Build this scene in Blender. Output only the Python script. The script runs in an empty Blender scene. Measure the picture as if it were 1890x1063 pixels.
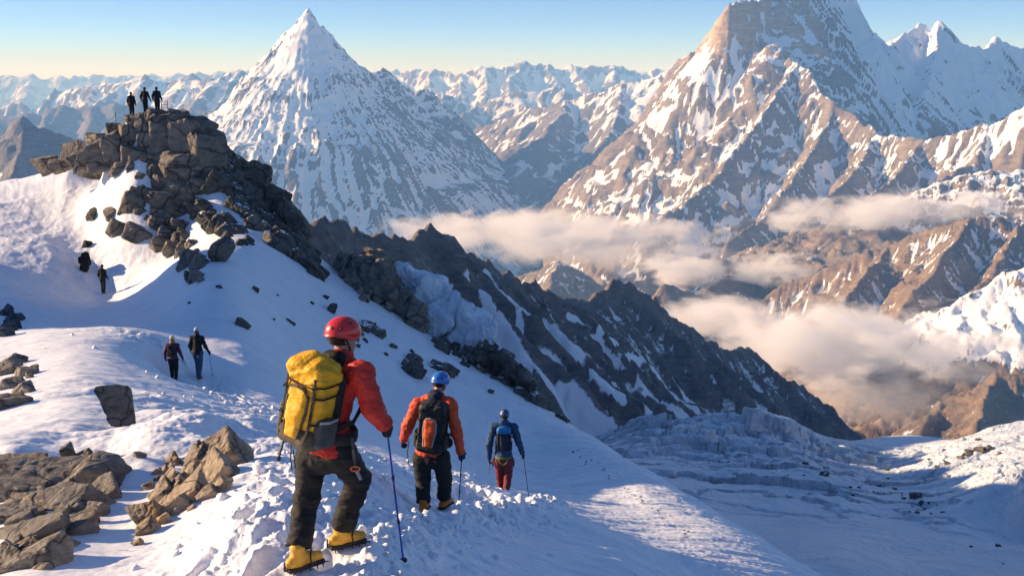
import bpy, bmesh, math, random
import numpy as np
from mathutils import Vector, Matrix, Euler
R = math.radians
scene = bpy.context.scene
col = scene.collection

# ------------------------------------------------------------------ camera
F_PX = 2026.0                       # focal length in pixels of the 1890 px wide photograph
PITCH = R(10.9)
cam_d = bpy.data.cameras.new('camera')
cam_d.sensor_width = 36.0
cam_d.lens = 36.0 * F_PX / 1890.0
cam_d.clip_start = 0.05
cam_d.clip_end = 200000.0
cam = bpy.data.objects.new('camera', cam_d)
col.objects.link(cam)
cam.location = (0, 0, 0)
cam.rotation_euler = (R(90) - PITCH, 0, 0)
scene.camera = cam

# ------------------------------------------------------------------ light, sky, exposure
SUN_EL, SUN_AZ = R(18.0), R(-9.0)   # the sun stands low at the left
SUN_DIR = Vector((-math.cos(SUN_EL) * math.cos(SUN_AZ), -math.cos(SUN_EL) * math.sin(SUN_AZ), math.sin(SUN_EL)))
world = bpy.data.worlds.new('World')
scene.world = world
world.use_nodes = True
wn = world.node_tree
wn.nodes.clear()
w_out = wn.nodes.new('ShaderNodeOutputWorld')
w_bg = wn.nodes.new('ShaderNodeBackground')
w_sky = wn.nodes.new('ShaderNodeTexSky')
w_sky.sky_type = 'NISHITA'
w_sky.sun_disc = False
w_sky.sun_elevation = SUN_EL
w_sky.sun_rotation = math.atan2(SUN_DIR.x, SUN_DIR.y)
w_sky.altitude = 3000
w_sky.air_density = 1.0
w_sky.dust_density = 0.7
w_sky.ozone_density = 2.5
w_bg.inputs['Strength'].default_value = 0.12
# clear mountain air: the pale band lies closer to the horizon than in the stock model
w_tc = wn.nodes.new('ShaderNodeTexCoord')
w_mp = wn.nodes.new('ShaderNodeMapping')
w_mp.vector_type = 'POINT'
w_mp.inputs['Scale'].default_value = (1, 1, 3.5)
wn.links.new(w_tc.outputs['Generated'], w_mp.inputs['Vector'])
w_nrm = wn.nodes.new('ShaderNodeVectorMath'); w_nrm.operation = 'NORMALIZE'
wn.links.new(w_mp.outputs[0], w_nrm.inputs[0])
wn.links.new(w_nrm.outputs[0], w_sky.inputs['Vector'])
w_tint = wn.nodes.new('ShaderNodeMix'); w_tint.data_type = 'RGBA'; w_tint.blend_type = 'MULTIPLY'
w_tint.inputs[0].default_value = 1.0
w_tint.inputs[7].default_value = (0.83, 0.955, 1.14, 1)
wn.links.new(w_sky.outputs[0], w_tint.inputs[6])
wn.links.new(w_tint.outputs[2], w_bg.inputs['Color'])
wn.links.new(w_bg.outputs[0], w_out.inputs['Surface'])

sun_d = bpy.data.lights.new('sun', 'SUN')
sun_d.energy = 4.7
sun_d.angle = R(0.5)
sun_d.color = (1.0, 0.77, 0.54)
sun = bpy.data.objects.new('sun', sun_d)
col.objects.link(sun)
sun.location = SUN_DIR * 50
sun.rotation_euler = (-SUN_DIR).to_track_quat('-Z', 'Y').to_euler()

vs = scene.view_settings
scene.display_settings.display_device = 'sRGB'
vs.view_transform = 'Standard'
vs.look = 'None'
vs.exposure = 0.95
vs.gamma = 1.0
vs.use_curve_mapping = False
cy = scene.cycles
cy.use_denoising = True
cy.max_bounces = 6
cy.diffuse_bounces = 3
cy.glossy_bounces = 2
cy.transmission_bounces = 2
cy.transparent_max_bounces = 6
cy.volume_bounces = 8
cy.volume_step_rate = 1.0
cy.volume_max_steps = 128
cy.use_adaptive_sampling = True

# ------------------------------------------------------------------ helpers
def P(u, v, d):
    """the point at distance d along +Y that the photograph shows at pixel (u, v)"""
    a = (u - 945.0) / F_PX
    b = (531.5 - v) / F_PX
    dy = math.cos(PITCH) + b * math.sin(PITCH)
    dz = -math.sin(PITCH) + b * math.cos(PITCH)
    return (a / dy * d, d, dz / dy * d)

def project(x, y, z):
    f = y * math.cos(PITCH) - z * math.sin(PITCH)
    up = y * math.sin(PITCH) + z * math.cos(PITCH)
    return 945 + F_PX * x / f, 531.5 - F_PX * up / f

def _hash(ix, iy, seed):
    h = (ix.astype(np.int64) * 374761393 + iy.astype(np.int64) * 668265263 + seed * 974711) & 0xFFFFFFFF
    h = ((h ^ (h >> 13)) * 1274126177) & 0xFFFFFFFF
    return (h ^ (h >> 16)) & 0xFFFF

def noise(x, y, seed=0):
    x = np.asarray(x, float); y = np.asarray(y, float)
    xi = np.floor(x); yi = np.floor(y)
    fx = x - xi; fy = y - yi
    ux = fx * fx * fx * (fx * (fx * 6 - 15) + 10)
    uy = fy * fy * fy * (fy * (fy * 6 - 15) + 10)
    def g(ox, oy):
        a = _hash(xi + ox, yi + oy, seed) * (2 * math.pi / 65536.0)
        return np.cos(a) * (fx - ox) + np.sin(a) * (fy - oy)
    n0 = g(0, 0) * (1 - ux) + g(1, 0) * ux
    n1 = g(0, 1) * (1 - ux) + g(1, 1) * ux
    return (n0 * (1 - uy) + n1 * uy) * 1.5

def fbm(x, y, octv=5, seed=0, gain=0.5, lac=2.03):
    s = 0; a = 1.0; t = 0
    for i in range(octv):
        s = s + a * noise(x, y, seed + i * 17)
        t += a; a *= gain
        x = x * lac + 3.7; y = y * lac - 1.9
    return s / t

def ridged(x, y, octv=5, seed=0, gain=0.5, lac=2.05):
    s = 0; a = 1.0; t = 0; w = 1.0
    for i in range(octv):
        n = 1.0 - np.abs(noise(x, y, seed + i * 13))
        n = n * n
        s = s + a * n * w
        w = np.clip(n * 1.4, 0, 1)
        t += a; a *= gain
        x = x * lac + 1.3; y = y * lac + 5.1
    return s / t

def sstep(a, b, x):
    t = np.clip((x - a) / (b - a), 0, 1)
    return t * t * (3 - 2 * t)

def grid_mesh(name, X, Y, Z, keep=None, attrs=None):
    ny, nx = X.shape
    co = np.stack([X, Y, Z], -1).reshape(-1, 3).astype(np.float32)
    idx = np.arange(nx * ny).reshape(ny, nx)
    q = np.stack([idx[:-1, :-1], idx[:-1, 1:], idx[1:, 1:], idx[1:, :-1]], -1).reshape(-1, 4)
    if keep is not None:
        k = keep.reshape(-1)
        q = q[k[q].any(1)]
    used = np.zeros(nx * ny, bool); used[q.reshape(-1)] = True
    remap = np.cumsum(used) - 1
    co = co[used]; q = remap[q]
    me = bpy.data.meshes.new(name)
    me.vertices.add(len(co)); me.vertices.foreach_set('co', co.reshape(-1))
    me.loops.add(q.size); me.loops.foreach_set('vertex_index', q.reshape(-1).astype(np.int32))
    me.polygons.add(len(q))
    me.polygons.foreach_set('loop_start', (np.arange(len(q)) * 4).astype(np.int32))
    me.polygons.foreach_set('loop_total', np.full(len(q), 4, np.int32))
    me.update(calc_edges=True)
    for an, av in (attrs or {}).items():
        at = me.attributes.new(an, 'FLOAT', 'POINT')
        at.data.foreach_set('value', av.reshape(-1)[used].astype(np.float32))
    return me

def props(o, label=None, category=None, group=None, kind=None):
    if label: o['label'] = label
    if category: o['category'] = category
    if group: o['group'] = group
    if kind: o['kind'] = kind
    return o

def link(name, me, mat=None, parent=None):
    o = bpy.data.objects.new(name, me)
    col.objects.link(o)
    if mat is not None:
        me.materials.clear(); me.materials.append(mat)
    if parent is not None:
        o.parent = parent
    return o

# ------------------------------------------------------------------ material helpers
class NT:
    def __init__(self, name):
        self.m = bpy.data.materials.new(name)
        self.m.use_nodes = True
        self.t = self.m.node_tree
        self.b = self.t.nodes['Principled BSDF']
    def n(self, typ, **kw):
        nd = self.t.nodes.new('ShaderNode' + typ)
        for k, v in kw.items():
            if k.startswith('_'):
                setattr(nd, k[1:], v)
            else:
                nd.inputs[k.replace('__', ' ')].default_value = v
        return nd
    def l(self, a, b):
        self.t.links.new(a, b)
    def math(self, op, a, b=None, c=None, clamp=False):
        nd = self.t.nodes.new('ShaderNodeMath'); nd.operation = op; nd.use_clamp = clamp
        for i, v in enumerate((a, b, c)):
            if v is None: continue
            if isinstance(v, (int, float)): nd.inputs[i].default_value = v
            else: self.l(v, nd.inputs[i])
        return nd.outputs[0]
    def ramp(self, fac, stops, interp='LINEAR'):
        nd = self.t.nodes.new('ShaderNodeValToRGB')
        nd.color_ramp.interpolation = interp
        els = nd.color_ramp.elements
        while len(els) < len(stops): els.new(0.5)
        for e, (p, c) in zip(els, stops):
            e.position = p
            e.color = (c[0], c[1], c[2], 1) if not isinstance(c, (int, float)) else (c, c, c, 1)
        self.l(fac, nd.inputs[0])
        return nd.outputs[0]
    def mix(self, fac, a, b, blend='MIX'):
        nd = self.t.nodes.new('ShaderNodeMix'); nd.data_type = 'RGBA'; nd.blend_type = blend
        if isinstance(fac, (int, float)): nd.inputs[0].default_value = fac
        else: self.l(fac, nd.inputs[0])
        for i, v in ((6, a), (7, b)):
            if isinstance(v, tuple): nd.inputs[i].default_value = (v[0], v[1], v[2], 1)
            else: self.l(v, nd.inputs[i])
        return nd.outputs[2]
    def pos(self, scale=(1, 1, 1), rot=(0, 0, 0), obj=False):
        mp = self.t.nodes.new('ShaderNodeMapping')
        mp.inputs['Scale'].default_value = scale
        mp.inputs['Rotation'].default_value = rot
        if obj:
            g = self.t.nodes.new('ShaderNodeTexCoord'); self.l(g.outputs['Object'], mp.inputs[0])
        else:
            g = self.t.nodes.new('ShaderNodeNewGeometry'); self.l(g.outputs['Position'], mp.inputs[0])
        return mp.outputs[0]
    def noise(self, vec, scale, detail=4, rough=0.55, dist=0.0):
        nd = self.t.nodes.new('ShaderNodeTexNoise')
        nd.inputs['Scale'].default_value = scale
        nd.inputs['Detail'].default_value = detail
        nd.inputs['Roughness'].default_value = rough
        nd.inputs['Distortion'].default_value = dist
        self.l(vec, nd.inputs['Vector'])
        return nd.outputs[0]
    def bump(self, h, strength, dist, prev=None):
        nd = self.t.nodes.new('ShaderNodeBump')
        nd.inputs['Strength'].default_value = strength
        nd.inputs['Distance'].default_value = dist
        self.l(h, nd.inputs['Height'])
        if prev is not None: self.l(prev, nd.inputs['Normal'])
        return nd.outputs[0]
    def attr(self, name):
        nd = self.t.nodes.new('ShaderNodeAttribute'); nd.attribute_name = name
        return nd.outputs['Fac']

SNOW = (0.84, 0.86, 0.89)

def mountain_material(name, rock, rock2, size, snow=SNOW, bump=0.6, strata=0.35):
    """rock and snow shared out by the 'snow' attribute, broken up by noise; size = metres of the finest patches"""
    m = NT(name)
    p = m.pos()
    n1 = m.noise(p, 1 / (size * 6), 8, 0.62)
    n2 = m.noise(p, 1 / size, 6, 0.65)
    ps = m.pos((1 / size * 0.25, 1 / size * 0.25, 1 / size * 1.1), (R(14), R(-9), 0))
    n3 = m.noise(ps, 1.0, 5, 0.6, 0.6)
    c = m.mix(m.ramp(n1, [(0.32, 0.0), (0.68, 1.0)]), rock, rock2)
    dk = m.mix(m.ramp(n3, [(0.35, 0.0), (0.62, 1.0)]), (0.55, 0.55, 0.57), (1.15, 1.12, 1.1))
    c = m.mix(m.attr('warm'), c, m.mix(n1, (0.48, 0.33, 0.19), (0.62, 0.45, 0.29)))
    c = m.mix(strata * 2 if strata < 0.5 else 1.0, c, dk, 'MULTIPLY')
    s = m.attr('snow')
    f = m.math('ADD', s, m.math('MULTIPLY', m.math('SUBTRACT', n2, 0.5), 0.6))
    f = m.math('ADD', f, m.math('MULTIPLY', m.math('SUBTRACT', n3, 0.5), 0.3))
    f = m.ramp(f, [(0.42, 0.0), (0.58, 1.0)])
    c = m.mix(f, c, snow)
    m.l(c, m.b.inputs['Base Color'])
    m.b.inputs['Roughness'].default_value = 0.8
    m.b.inputs['Specular IOR Level'].default_value = 0.2
    hb = m.math('ADD', m.math('MULTIPLY', n2, 0.6), m.math('MULTIPLY', n3, 0.4))
    hb = m.math('MULTIPLY', hb, m.math('SUBTRACT', 1.15, f))
    m.l(m.bump(hb, bump, size * 1.2), m.b.inputs['Normal'])
    return m.m
# ------------------------------------------------------------------ mountains grown from their ridge lines
def ridge_field(X, Y, pts, kl, kr, dc, gul, seed, warp=0.0, spike=None):
    """height left by one crest line; kl / kr are the slopes on its left and right side (looking along it)"""
    if warp:
        wx = fbm(X / (warp * 6), Y / (warp * 6), 4, seed + 5) * warp
        wy = fbm(X / (warp * 6) + 31, Y / (warp * 6) - 11, 4, seed + 9) * warp
        X = X + wx; Y = Y + wy
    best = np.full(X.shape, -1e9)
    bs = np.zeros(X.shape); bd = np.zeros(X.shape)
    cum = 0.0
    for (x0, y0, z0), (x1, y1, z1) in zip(pts[:-1], pts[1:]):
        dx, dy = x1 - x0, y1 - y0
        L = math.hypot(dx, dy) + 1e-9
        t = ((X - x0) * dx + (Y - y0) * dy) / (L * L)
        tc = np.clip(t, 0, 1)
        ex = X - (x0 + tc * dx); ey = Y - (y0 + tc * dy)
        d = np.hypot(ex, ey)
        side = (dx * (Y - y0) - dy * (X - x0)) / (d * L + 1e-6)     # + on the left
        side = np.clip(side * 1.5, -1, 1) * 0.5 + 0.5
        k = kr + (kl - kr) * side
        h = z0 + (z1 - z0) * tc - k * d * (1 + d / dc) ** -0.28
        m = h > best
        best = np.where(m, h, best)
        bs = np.where(m, cum + tc * L, bs); bd = np.where(m, d, bd)
        cum += L
    st = np.zeros(X.shape)
    if gul:
        amp, wl = gul
        sw = bs + 0.35 * wl * fbm(X / (wl * 1.3), Y / (wl * 1.3), 4, seed)
        g = ridged(sw / wl, bd / (wl * 4.0) + seed, 5, seed + 3, 0.55)
        g2 = ridged(sw / (wl * 0.33), bd / (wl * 1.9), 4, seed + 41, 0.55)
        g3 = ridged(sw / (wl * 0.12), bd / (wl * 0.9), 4, seed + 78, 0.6)
        best = best + amp * 0.26 * (g3 - 0.65) * np.clip(bd / (wl * 0.2), 0.2, 1)
        best = best + amp * 1.15 * (g - 0.72) * np.clip(bd / (wl * 0.9), 0.08, 1.25) + amp * 0.62 * (g2 - 0.7) * np.clip(bd / (wl * 0.3), 0.15, 1)
        st = 0.6 * fbm(sw / (wl * 0.16), bd / (wl * 1.5), 4, seed + 77, 0.6) - 0.7 * (g2 - 0.68) - 0.7 * (g3 - 0.65)
    if spike:
        am, wl = spike
        best = best + am * (0.55 + 1.3 * fbm(bs / (wl * 4), bs * 0, 2, seed + 63)) * (ridged(bs / wl + 0.4 * fbm(X / wl, Y / wl, 3, seed + 64), bd / (wl * 2), 5, seed + 61, 0.62) - 0.55) * np.exp(-bd / (wl * 1.5))
    return best, st

def grid_hit(X, Y, Z, u, v):
    xs, ys = X[0], Y[:, 0]
    d = np.linspace(ys[0], ys[-1], 1600)
    a, _, c = P(u, v, 1.0)
    x, z = a * d, c * d
    i = np.clip(np.searchsorted(xs, x), 0, len(xs) - 1); j = np.clip(np.searchsorted(ys, d), 0, len(ys) - 1)
    w = np.nonzero((z < Z[j, i]) & (x > xs[0]) & (x < xs[-1]))[0]
    return (x[w[0]], d[w[0]]) if len(w) else None

def make_mountain(name, label, ridges, mat, floor, step, rough, snow, margin=None, seed=1, bbox=None, dc=2500.0, cut=60.0, extra=None, streak=0.5, snowlines=(), warm=None, radial=None):
    pts = np.array([p for r in ridges for p in r['p']])
    if bbox is None:
        top = pts[:, 2].max() - floor
        mg = margin or top * 1.1
        bbox = (pts[:, 0].min() - mg, pts[:, 0].max() + mg, pts[:, 1].min() - mg, pts[:, 1].max() + mg * 0.6)
    nx = int((bbox[1] - bbox[0]) / step) + 2; ny = int((bbox[3] - bbox[2]) / step) + 2
    X, Y = np.meshgrid(np.linspace(bbox[0], bbox[1], nx), np.linspace(bbox[2], bbox[3], ny))
    Z = None
    for i, r in enumerate(ridges):
        h, sk = ridge_field(X, Y, r['p'], r.get('kl', 1.0), r.get('kr', 1.0), r.get('dc', dc), r.get('g'), seed * 50 + i * 7, r.get('warp', 0.0), r.get('spike'))
        if Z is None: Z = h; ST = sk
        else:
            kk = r.get('blend', step * 1.2)
            dlt = np.clip(0.5 + 0.5 * (h - Z) / kk, 0, 1)
            ST = ST * (1 - dlt) + sk * dlt
            Z = Z * (1 - dlt) + h * dlt + kk * dlt * (1 - dlt)
    if radial:                                                      # ribs and flutes that run straight down from one summit
        (sx, sy), amp, wl = radial
        rr = np.hypot(X - sx, Y - sy); an = np.arctan2(Y - sy, X - sx)
        wv = 0.30 * wl * fbm(X / (wl * 1.4), Y / (wl * 1.4), 4, seed + 301)
        q = (an * 1500 + wv) / wl
        r1 = ridged(q + np.sqrt(rr) * 0.02, rr / (wl * 6), 5, seed + 303, 0.55); r2 = ridged(q * 3.1, rr / (wl * 3.0), 4, seed + 305, 0.58); r3 = ridged(q * 9.0, rr / (wl * 1.8), 3, seed + 307, 0.6)
        Z = Z + (amp * (r1 - 0.65) + 0.36 * amp * (r2 - 0.65) + 0.14 * amp * (r3 - 0.6)) * np.clip(rr / (wl * 3), 0.04, 1)
        ST = 0.45 * ST - 0.45 * (r2 - 0.66) - 0.55 * (r3 - 0.62) + 0.30 * fbm(q * 6, rr / (wl * 2.2), 3, seed + 309)
    ramp, rw = rough
    Z = Z + ramp * (ridged(X / rw, Y / rw, 6, seed * 3 + 1, 0.56) - 0.6)
    Z = Z + ramp * 0.12 * fbm(X / (rw * 0.06), Y / (rw * 0.06), 3, seed * 3 + 2)
    if extra: Z = extra(X, Y, Z)
    gy, gx = np.gradient(Z, Y[:, 0], X[0])
    slope = np.hypot(gx, gy)
    lap = Z.copy()
    for _ in range(3):
        lap = (np.roll(lap, 2, 0) + np.roll(lap, -2, 0) + np.roll(lap, 2, 1) + np.roll(lap, -2, 1)) * 0.25
    hollow = (lap - Z) / step                                       # > 0 in gullies
    S = snow(X, Y, Z, slope, hollow, gx, gy) + streak * ST * 1.6 - (0.75 * warm(X, Y, Z, slope) if warm else 0)
    for wd, line in snowlines:                                      # couloirs: filled with snow from top to bottom
        q = [grid_hit(X, Y, Z, u, v) for u, v in line]
        q = [a for a in q if a is not None]
        wj = wd * (1 + 0.8 * fbm(X / (wd * 5), Y / (wd * 5), 3, 19))
        for a, b in zip(q[:-1], q[1:]):
            dx, dy = b[0] - a[0], b[1] - a[1]
            k = np.clip(((X - a[0]) * dx + (Y - a[1]) * dy) / (dx * dx + dy * dy + 1e-9), 0, 1)
            S = np.maximum(S, 1.05 - 0.75 * (np.hypot(X - a[0] - k * dx, Y - a[1] - k * dy) / wj) ** 2)
    keep = Z > floor - cut
    me = grid_mesh(name, X, Y, Z, keep, {'snow': np.clip(S, 0, 1), 'warm': (warm(X, Y, Z, slope) if warm else 0.0 * Z)})
    o = link(name, me, mat)
    props(o, label, None, None, 'structure')
    return o

def snow_rule(z_lo, z_hi, steep, hol=0.25, base=0.0, top=0.72):
    """snow share from height, steepness and hollows"""
    def f(X, Y, Z, sl, hollow, gx, gy):
        w = (z_hi - z_lo) * 0.35
        alt = sstep(z_lo, z_hi, Z + w * fbm(X / (w * 1.2), Y / (w * 1.2), 4, 91) * 1.5)
        return base + 0.06 + top * alt - 0.5 * sstep(steep * 0.75, steep * 1.5, sl) + hol * 2.0 * np.clip(hollow, -0.5, 0.5)
    return f

def pl(*a):
    return [P(*q) for q in a]

M_peak = mountain_material('peak rock and snow', (0.15, 0.14, 0.138), (0.22, 0.195, 0.18), 15.0)
M_big = mountain_material('tan rock and snow', (0.175, 0.15, 0.13), (0.31, 0.25, 0.20), 13.0)
M_brown = mountain_material('brown rock', (0.165, 0.125, 0.095), (0.29, 0.215, 0.15), 9.0)
M_far = mountain_material('far rock and snow', (0.15, 0.13, 0.13), (0.22, 0.19, 0.18), 45.0)
M_dark = mountain_material('dark rock', (0.135, 0.13, 0.128), (0.235, 0.215, 0.195), 2.4, bump=0.9)

# --- the snow pyramid in the middle distance
make_mountain('mountain', 'pointed snow pyramid, left lit and right in blue shade, left of centre', [
    dict(p=pl((570, 18, 7000), (520, 66, 6990), (478, 108, 6980), (440, 152, 7000), (402, 200, 7050), (372, 220, 7150), (300, 290, 7250)), kl=1.3, kr=1.15, g=(110, 250), warp=30, spike=(40, 90)),
    dict(p=pl((570, 18, 7000), (585, 40, 7040), (618, 68, 7110), (655, 124, 7250), (690, 132, 7400), (704, 119, 7480), (738, 150, 7560), (765, 168, 7640), (790, 158, 7720), (828, 194, 7820), (870, 240, 7950), (930, 292, 8150), (1000, 345, 8400), (1040, 400, 8600)), kl=1.0, kr=1.0, g=(70, 240), warp=20, spike=(90, 120)),
    dict(p=pl((570, 18, 7000), (582, 70, 6900), (594, 124, 6760), (566, 165, 6640), (540, 192, 6560), (507, 238, 6400), (468, 296, 6150), (420, 360, 5850)), kl=1.1, kr=1.0, g=(80, 190), warp=20),
    dict(p=pl((507, 238, 6440), (550, 268, 6300), (598, 278, 6200), (615, 330, 6050), (640, 400, 5850)), kl=0.8, kr=0.9, g=(60, 160), warp=20),
], M_peak, -1300, 10.0, (22, 260),
    lambda X, Y, Z, sl, h, gx, gy: snow_rule(-480, 240, 1.35, 0.35, 0.06, 0.66)(X, Y, Z, sl, h, gx, gy) - 0.28 * sstep(-1200, -850, X) * sstep(150, -50, Z) + 0.15 * sstep(50, 380, Z),
    seed=2, bbox=(-2800, 900, 4700, 9400), streak=1.9, radial=(P(570, 18, 7000)[:2], 44, 210))

# --- the great peak at the right
make_mountain('mountain', 'huge tan and white peak with a cliff face that runs out of the top of the photo', [
    dict(p=pl((1565, -20, 6050), (1500, -38, 5850), (1440, -15, 5650), (1390, -4, 5560), (1346, 10, 5500), (1311, 64, 5540), (1276, 96, 5620), (1244, 124, 5720), (1218, 150, 5850), (1190, 205, 5950), (1150, 285, 6000), (1092, 330, 6050), (1040, 390, 6100)), kl=1.9, kr=1.2, g=(110, 240), warp=30, spike=(35, 80)),
    dict(p=pl((1500, -38, 5850), (1450, -5, 5600), (1456, 90, 5400), (1472, 106, 5250), (1540, 190, 4950), (1582, 216, 4800), (1622, 242, 4600), (1700, 252, 4350), (1762, 236, 4250), (1820, 230, 4150), (1892, 196, 4050), (2000, 150, 3950)), kl=1.15, kr=1.05, g=(95, 190), warp=25),
    dict(p=pl((1565, -20, 6050), (1612, 52, 6100), (1640, 86, 6150), (1665, 58, 6250), (1702, 34, 6350), (1716, 52, 6350), (1732, 40, 6300), (1790, 82, 6300), (1812, 88, 6400), (1840, 62, 6500), (1866, 80, 6500), (1920, 100, 6500)), kl=1.0, kr=0.95, g=(100, 260), warp=35),
    dict(p=pl((1732, 40, 6300), (1722, 120, 5950), (1700, 200, 5500)), kl=0.9, kr=1.0, g=(60, 180), warp=20),
    dict(p=pl((1472, 106, 5250), (1420, 190, 5050), (1372, 255, 4900), (1330, 310, 4750), (1262, 372, 4600), (1200, 420, 4500)), kl=1.1, kr=1.0, g=(70, 150), warp=20),
    dict(p=pl((1540, 190, 4950), (1502, 275, 4650), (1452, 345, 4450), (1400, 400, 4300), (1340, 450, 4150)), kl=1.0, kr=1.1, g=(70, 150), warp=20),
    dict(p=pl((1622, 242, 4600), (1580, 310, 4350), (1530, 360, 4200), (1470, 410, 4050)), kl=1.0, kr=1.1, g=(60, 130), warp=18),
    dict(p=pl((1700, 252, 4350), (1672, 300, 4200), (1620, 350, 4050), (1560, 395, 3900)), kl=1.0, kr=1.1, g=(60, 130), warp=18),
    dict(p=pl((1820, 230, 4150), (1800, 285, 4000), (1740, 330, 3880), (1660, 380, 3750)), kl=1.0, kr=1.0, g=(50, 130), warp=18),
    dict(p=pl((1276, 96, 5620), (1258, 190, 5400), (1226, 280, 5250), (1170, 350, 5150), (1110, 410, 5050)), kl=1.1, kr=1.1, g=(70, 150), warp=20),
], M_big, -1250, 9.0, (50, 300),
    lambda X, Y, Z, sl, h, gx, gy: snow_rule(-700, 420, 1.35, 0.3, 0.02, 0.70)(X, Y, Z, sl, h, gx, gy) - 0.5 * sstep(1.3, 1.9, sl) * sstep(1800, 1600, X) + 0.42 * sstep(1620, 1900, X) * sstep(-330, -80, Z)
      + 0.35 * sstep(0.2, -0.5, gx / (sl + .01)) * sstep(-350, 100, Z),
    seed=3, bbox=(150, 3600, 3200, 7200), streak=1.3,
    warm=lambda X, Y, Z, sl: sstep(0.9, 1.35, sl) * sstep(40, 130, Z) * sstep(1600, 1480, X))

# --- brown ridge below it, right edge
make_mountain('mountain', 'brown ridge with a snow patch above the fog at the right edge', [
    dict(p=pl((2050, 330, 2900), (1892, 398, 2900), (1832, 402, 2880), (1790, 396, 2900), (1742, 408, 2950), (1692, 422, 3000), (1640, 448, 3050), (1560, 482, 3100), (1500, 502, 3150), (1400, 545, 3200), (1320, 580, 3200)), kl=1.0, kr=1.0, g=(45, 90), warp=14),
    dict(p=pl((1790, 396, 2900), (1752, 455, 2750), (1700, 520, 2600), (1640, 590, 2500)), kl=0.95, kr=1.0, g=(35, 80), warp=10),
    dict(p=pl((1640, 448, 3050), (1590, 510, 2880), (1540, 560, 2750), (1500, 600, 2700)), kl=0.95, kr=1.0, g=(35, 80), warp=10),
    dict(p=pl((1892, 398, 2900), (1850, 470, 2700), (1800, 540, 2520)), kl=0.95, kr=1.0, g=(35, 80), warp=10),
], M_brown, -900, 5.0, (35, 160), 
    lambda X, Y, Z, sl, h, gx, gy: 0.22 + 0.55 * sstep(1120, 1260, X + 0.3 * fbm(X / 80, Y / 80, 3, 4) * 200) * sstep(1.3, 0.7, sl) + 0.1 * h - 0.1,
    seed=5, bbox=(300, 1900, 2200, 3700), dc=1200)

# --- low peaks in the fog
make_mountain('mountain', 'small snow dusted peak poking out of the valley fog left of centre', [
    dict(p=pl((930, 520, 3900), (985, 492, 3850), (1030, 478, 3800), (1075, 498, 3800), (1130, 530, 3750), (1200, 560, 3700)), kl=0.9, kr=0.9, g=(30, 90), warp=15),
    dict(p=pl((1030, 478, 3800), (1010, 540, 3500)), kl=0.9, kr=0.9, g=(30, 90), warp=15),
], M_big, -1000, 8.0, (35, 160), snow_rule(-760, -600, 1.2), seed=6, margin=380, dc=900)
make_mountain('mountain', 'low dark brown ridge half sunk in the valley fog', [
    dict(p=pl((1190, 560, 3100), (1225, 522, 3150), (1290, 540, 3200), (1350, 505, 3500), (1420, 470, 3700), (1480, 440, 3850), (1560, 420, 3900), (1640, 392, 3850), (1720, 372, 3800)), kl=0.8, kr=0.8, g=(40, 110), warp=15),
], M_brown, -1000, 8.0, (35, 160), snow_rule(-560, -430, 1.2), seed=7, margin=420, dc=900)
make_mountain('mountain', 'warm brown foothill below the fog at the lower right', [
    dict(p=pl((2000, 660, 2000), (1890, 690, 2000), (1840, 690, 2020), (1790, 722, 2050), (1740, 735, 2080), (1690, 745, 2100), (1640, 768, 2100), (1580, 790, 2100)), kl=0.8, kr=0.8, g=(28, 70), warp=10),
    dict(p=pl((1840, 690, 2020), (1800, 780, 1850)), kl=0.8, kr=0.8, g=(28, 70), warp=10),
    dict(p=pl((1740, 735, 2080), (1690, 800, 1900)), kl=0.8, kr=0.8, g=(28, 70), warp=10),
], M_brown, -900, 4.5, (22, 110), lambda X, Y, Z, sl, h, gx, gy: 0.0 * X, seed=8, bbox=(300, 1300, 1500, 2500), dc=700)

# --- sunlit snow fields that hang on the right side
make_mountain('snow_field', 'sunlit snow field below the low ridge of the great peak at the right edge', [
    dict(p=pl((2050, 290, 3700), (1890, 312, 3700), (1800, 318, 3720), (1740, 335, 3720), (1690, 350, 3700), (1600, 385, 3650)), kl=0.35, kr=0.5, warp=20, g=(26, 80)),
], M_big, -900, 8.0, (44, 150), lambda X, Y, Z, sl, h, gx, gy: (0.80 + 0.25 * fbm(X / 60, Y / 60, 4, 8) - 0.7 * sstep(0.55, 1.0, sl)) * sstep(-480, -400, Z + 60 * fbm(X / 120, Y / 120, 4, 3)) * sstep(1020, 1250, X), seed=9, margin=400, dc=1500)
make_mountain('snow_field', 'bright snow field running down from the right edge into the fog', [
    dict(p=pl((2050, 410, 2350), (1890, 490, 2350), (1830, 515, 2350), (1760, 555, 2350), (1690, 595, 2350), (1640, 625, 2350)), kl=0.7, kr=0.72, warp=12, g=(26, 55)),
], M_brown, -1000, 5.0, (22, 90), lambda X, Y, Z, sl, h, gx, gy: (0.95 - 0.5 * sstep(0.9, 1.4, sl)) * sstep(-610, -545, Z + 40 * fbm(X / 60, Y / 60, 4, 3)), seed=10, margin=330, dc=1500)

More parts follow.
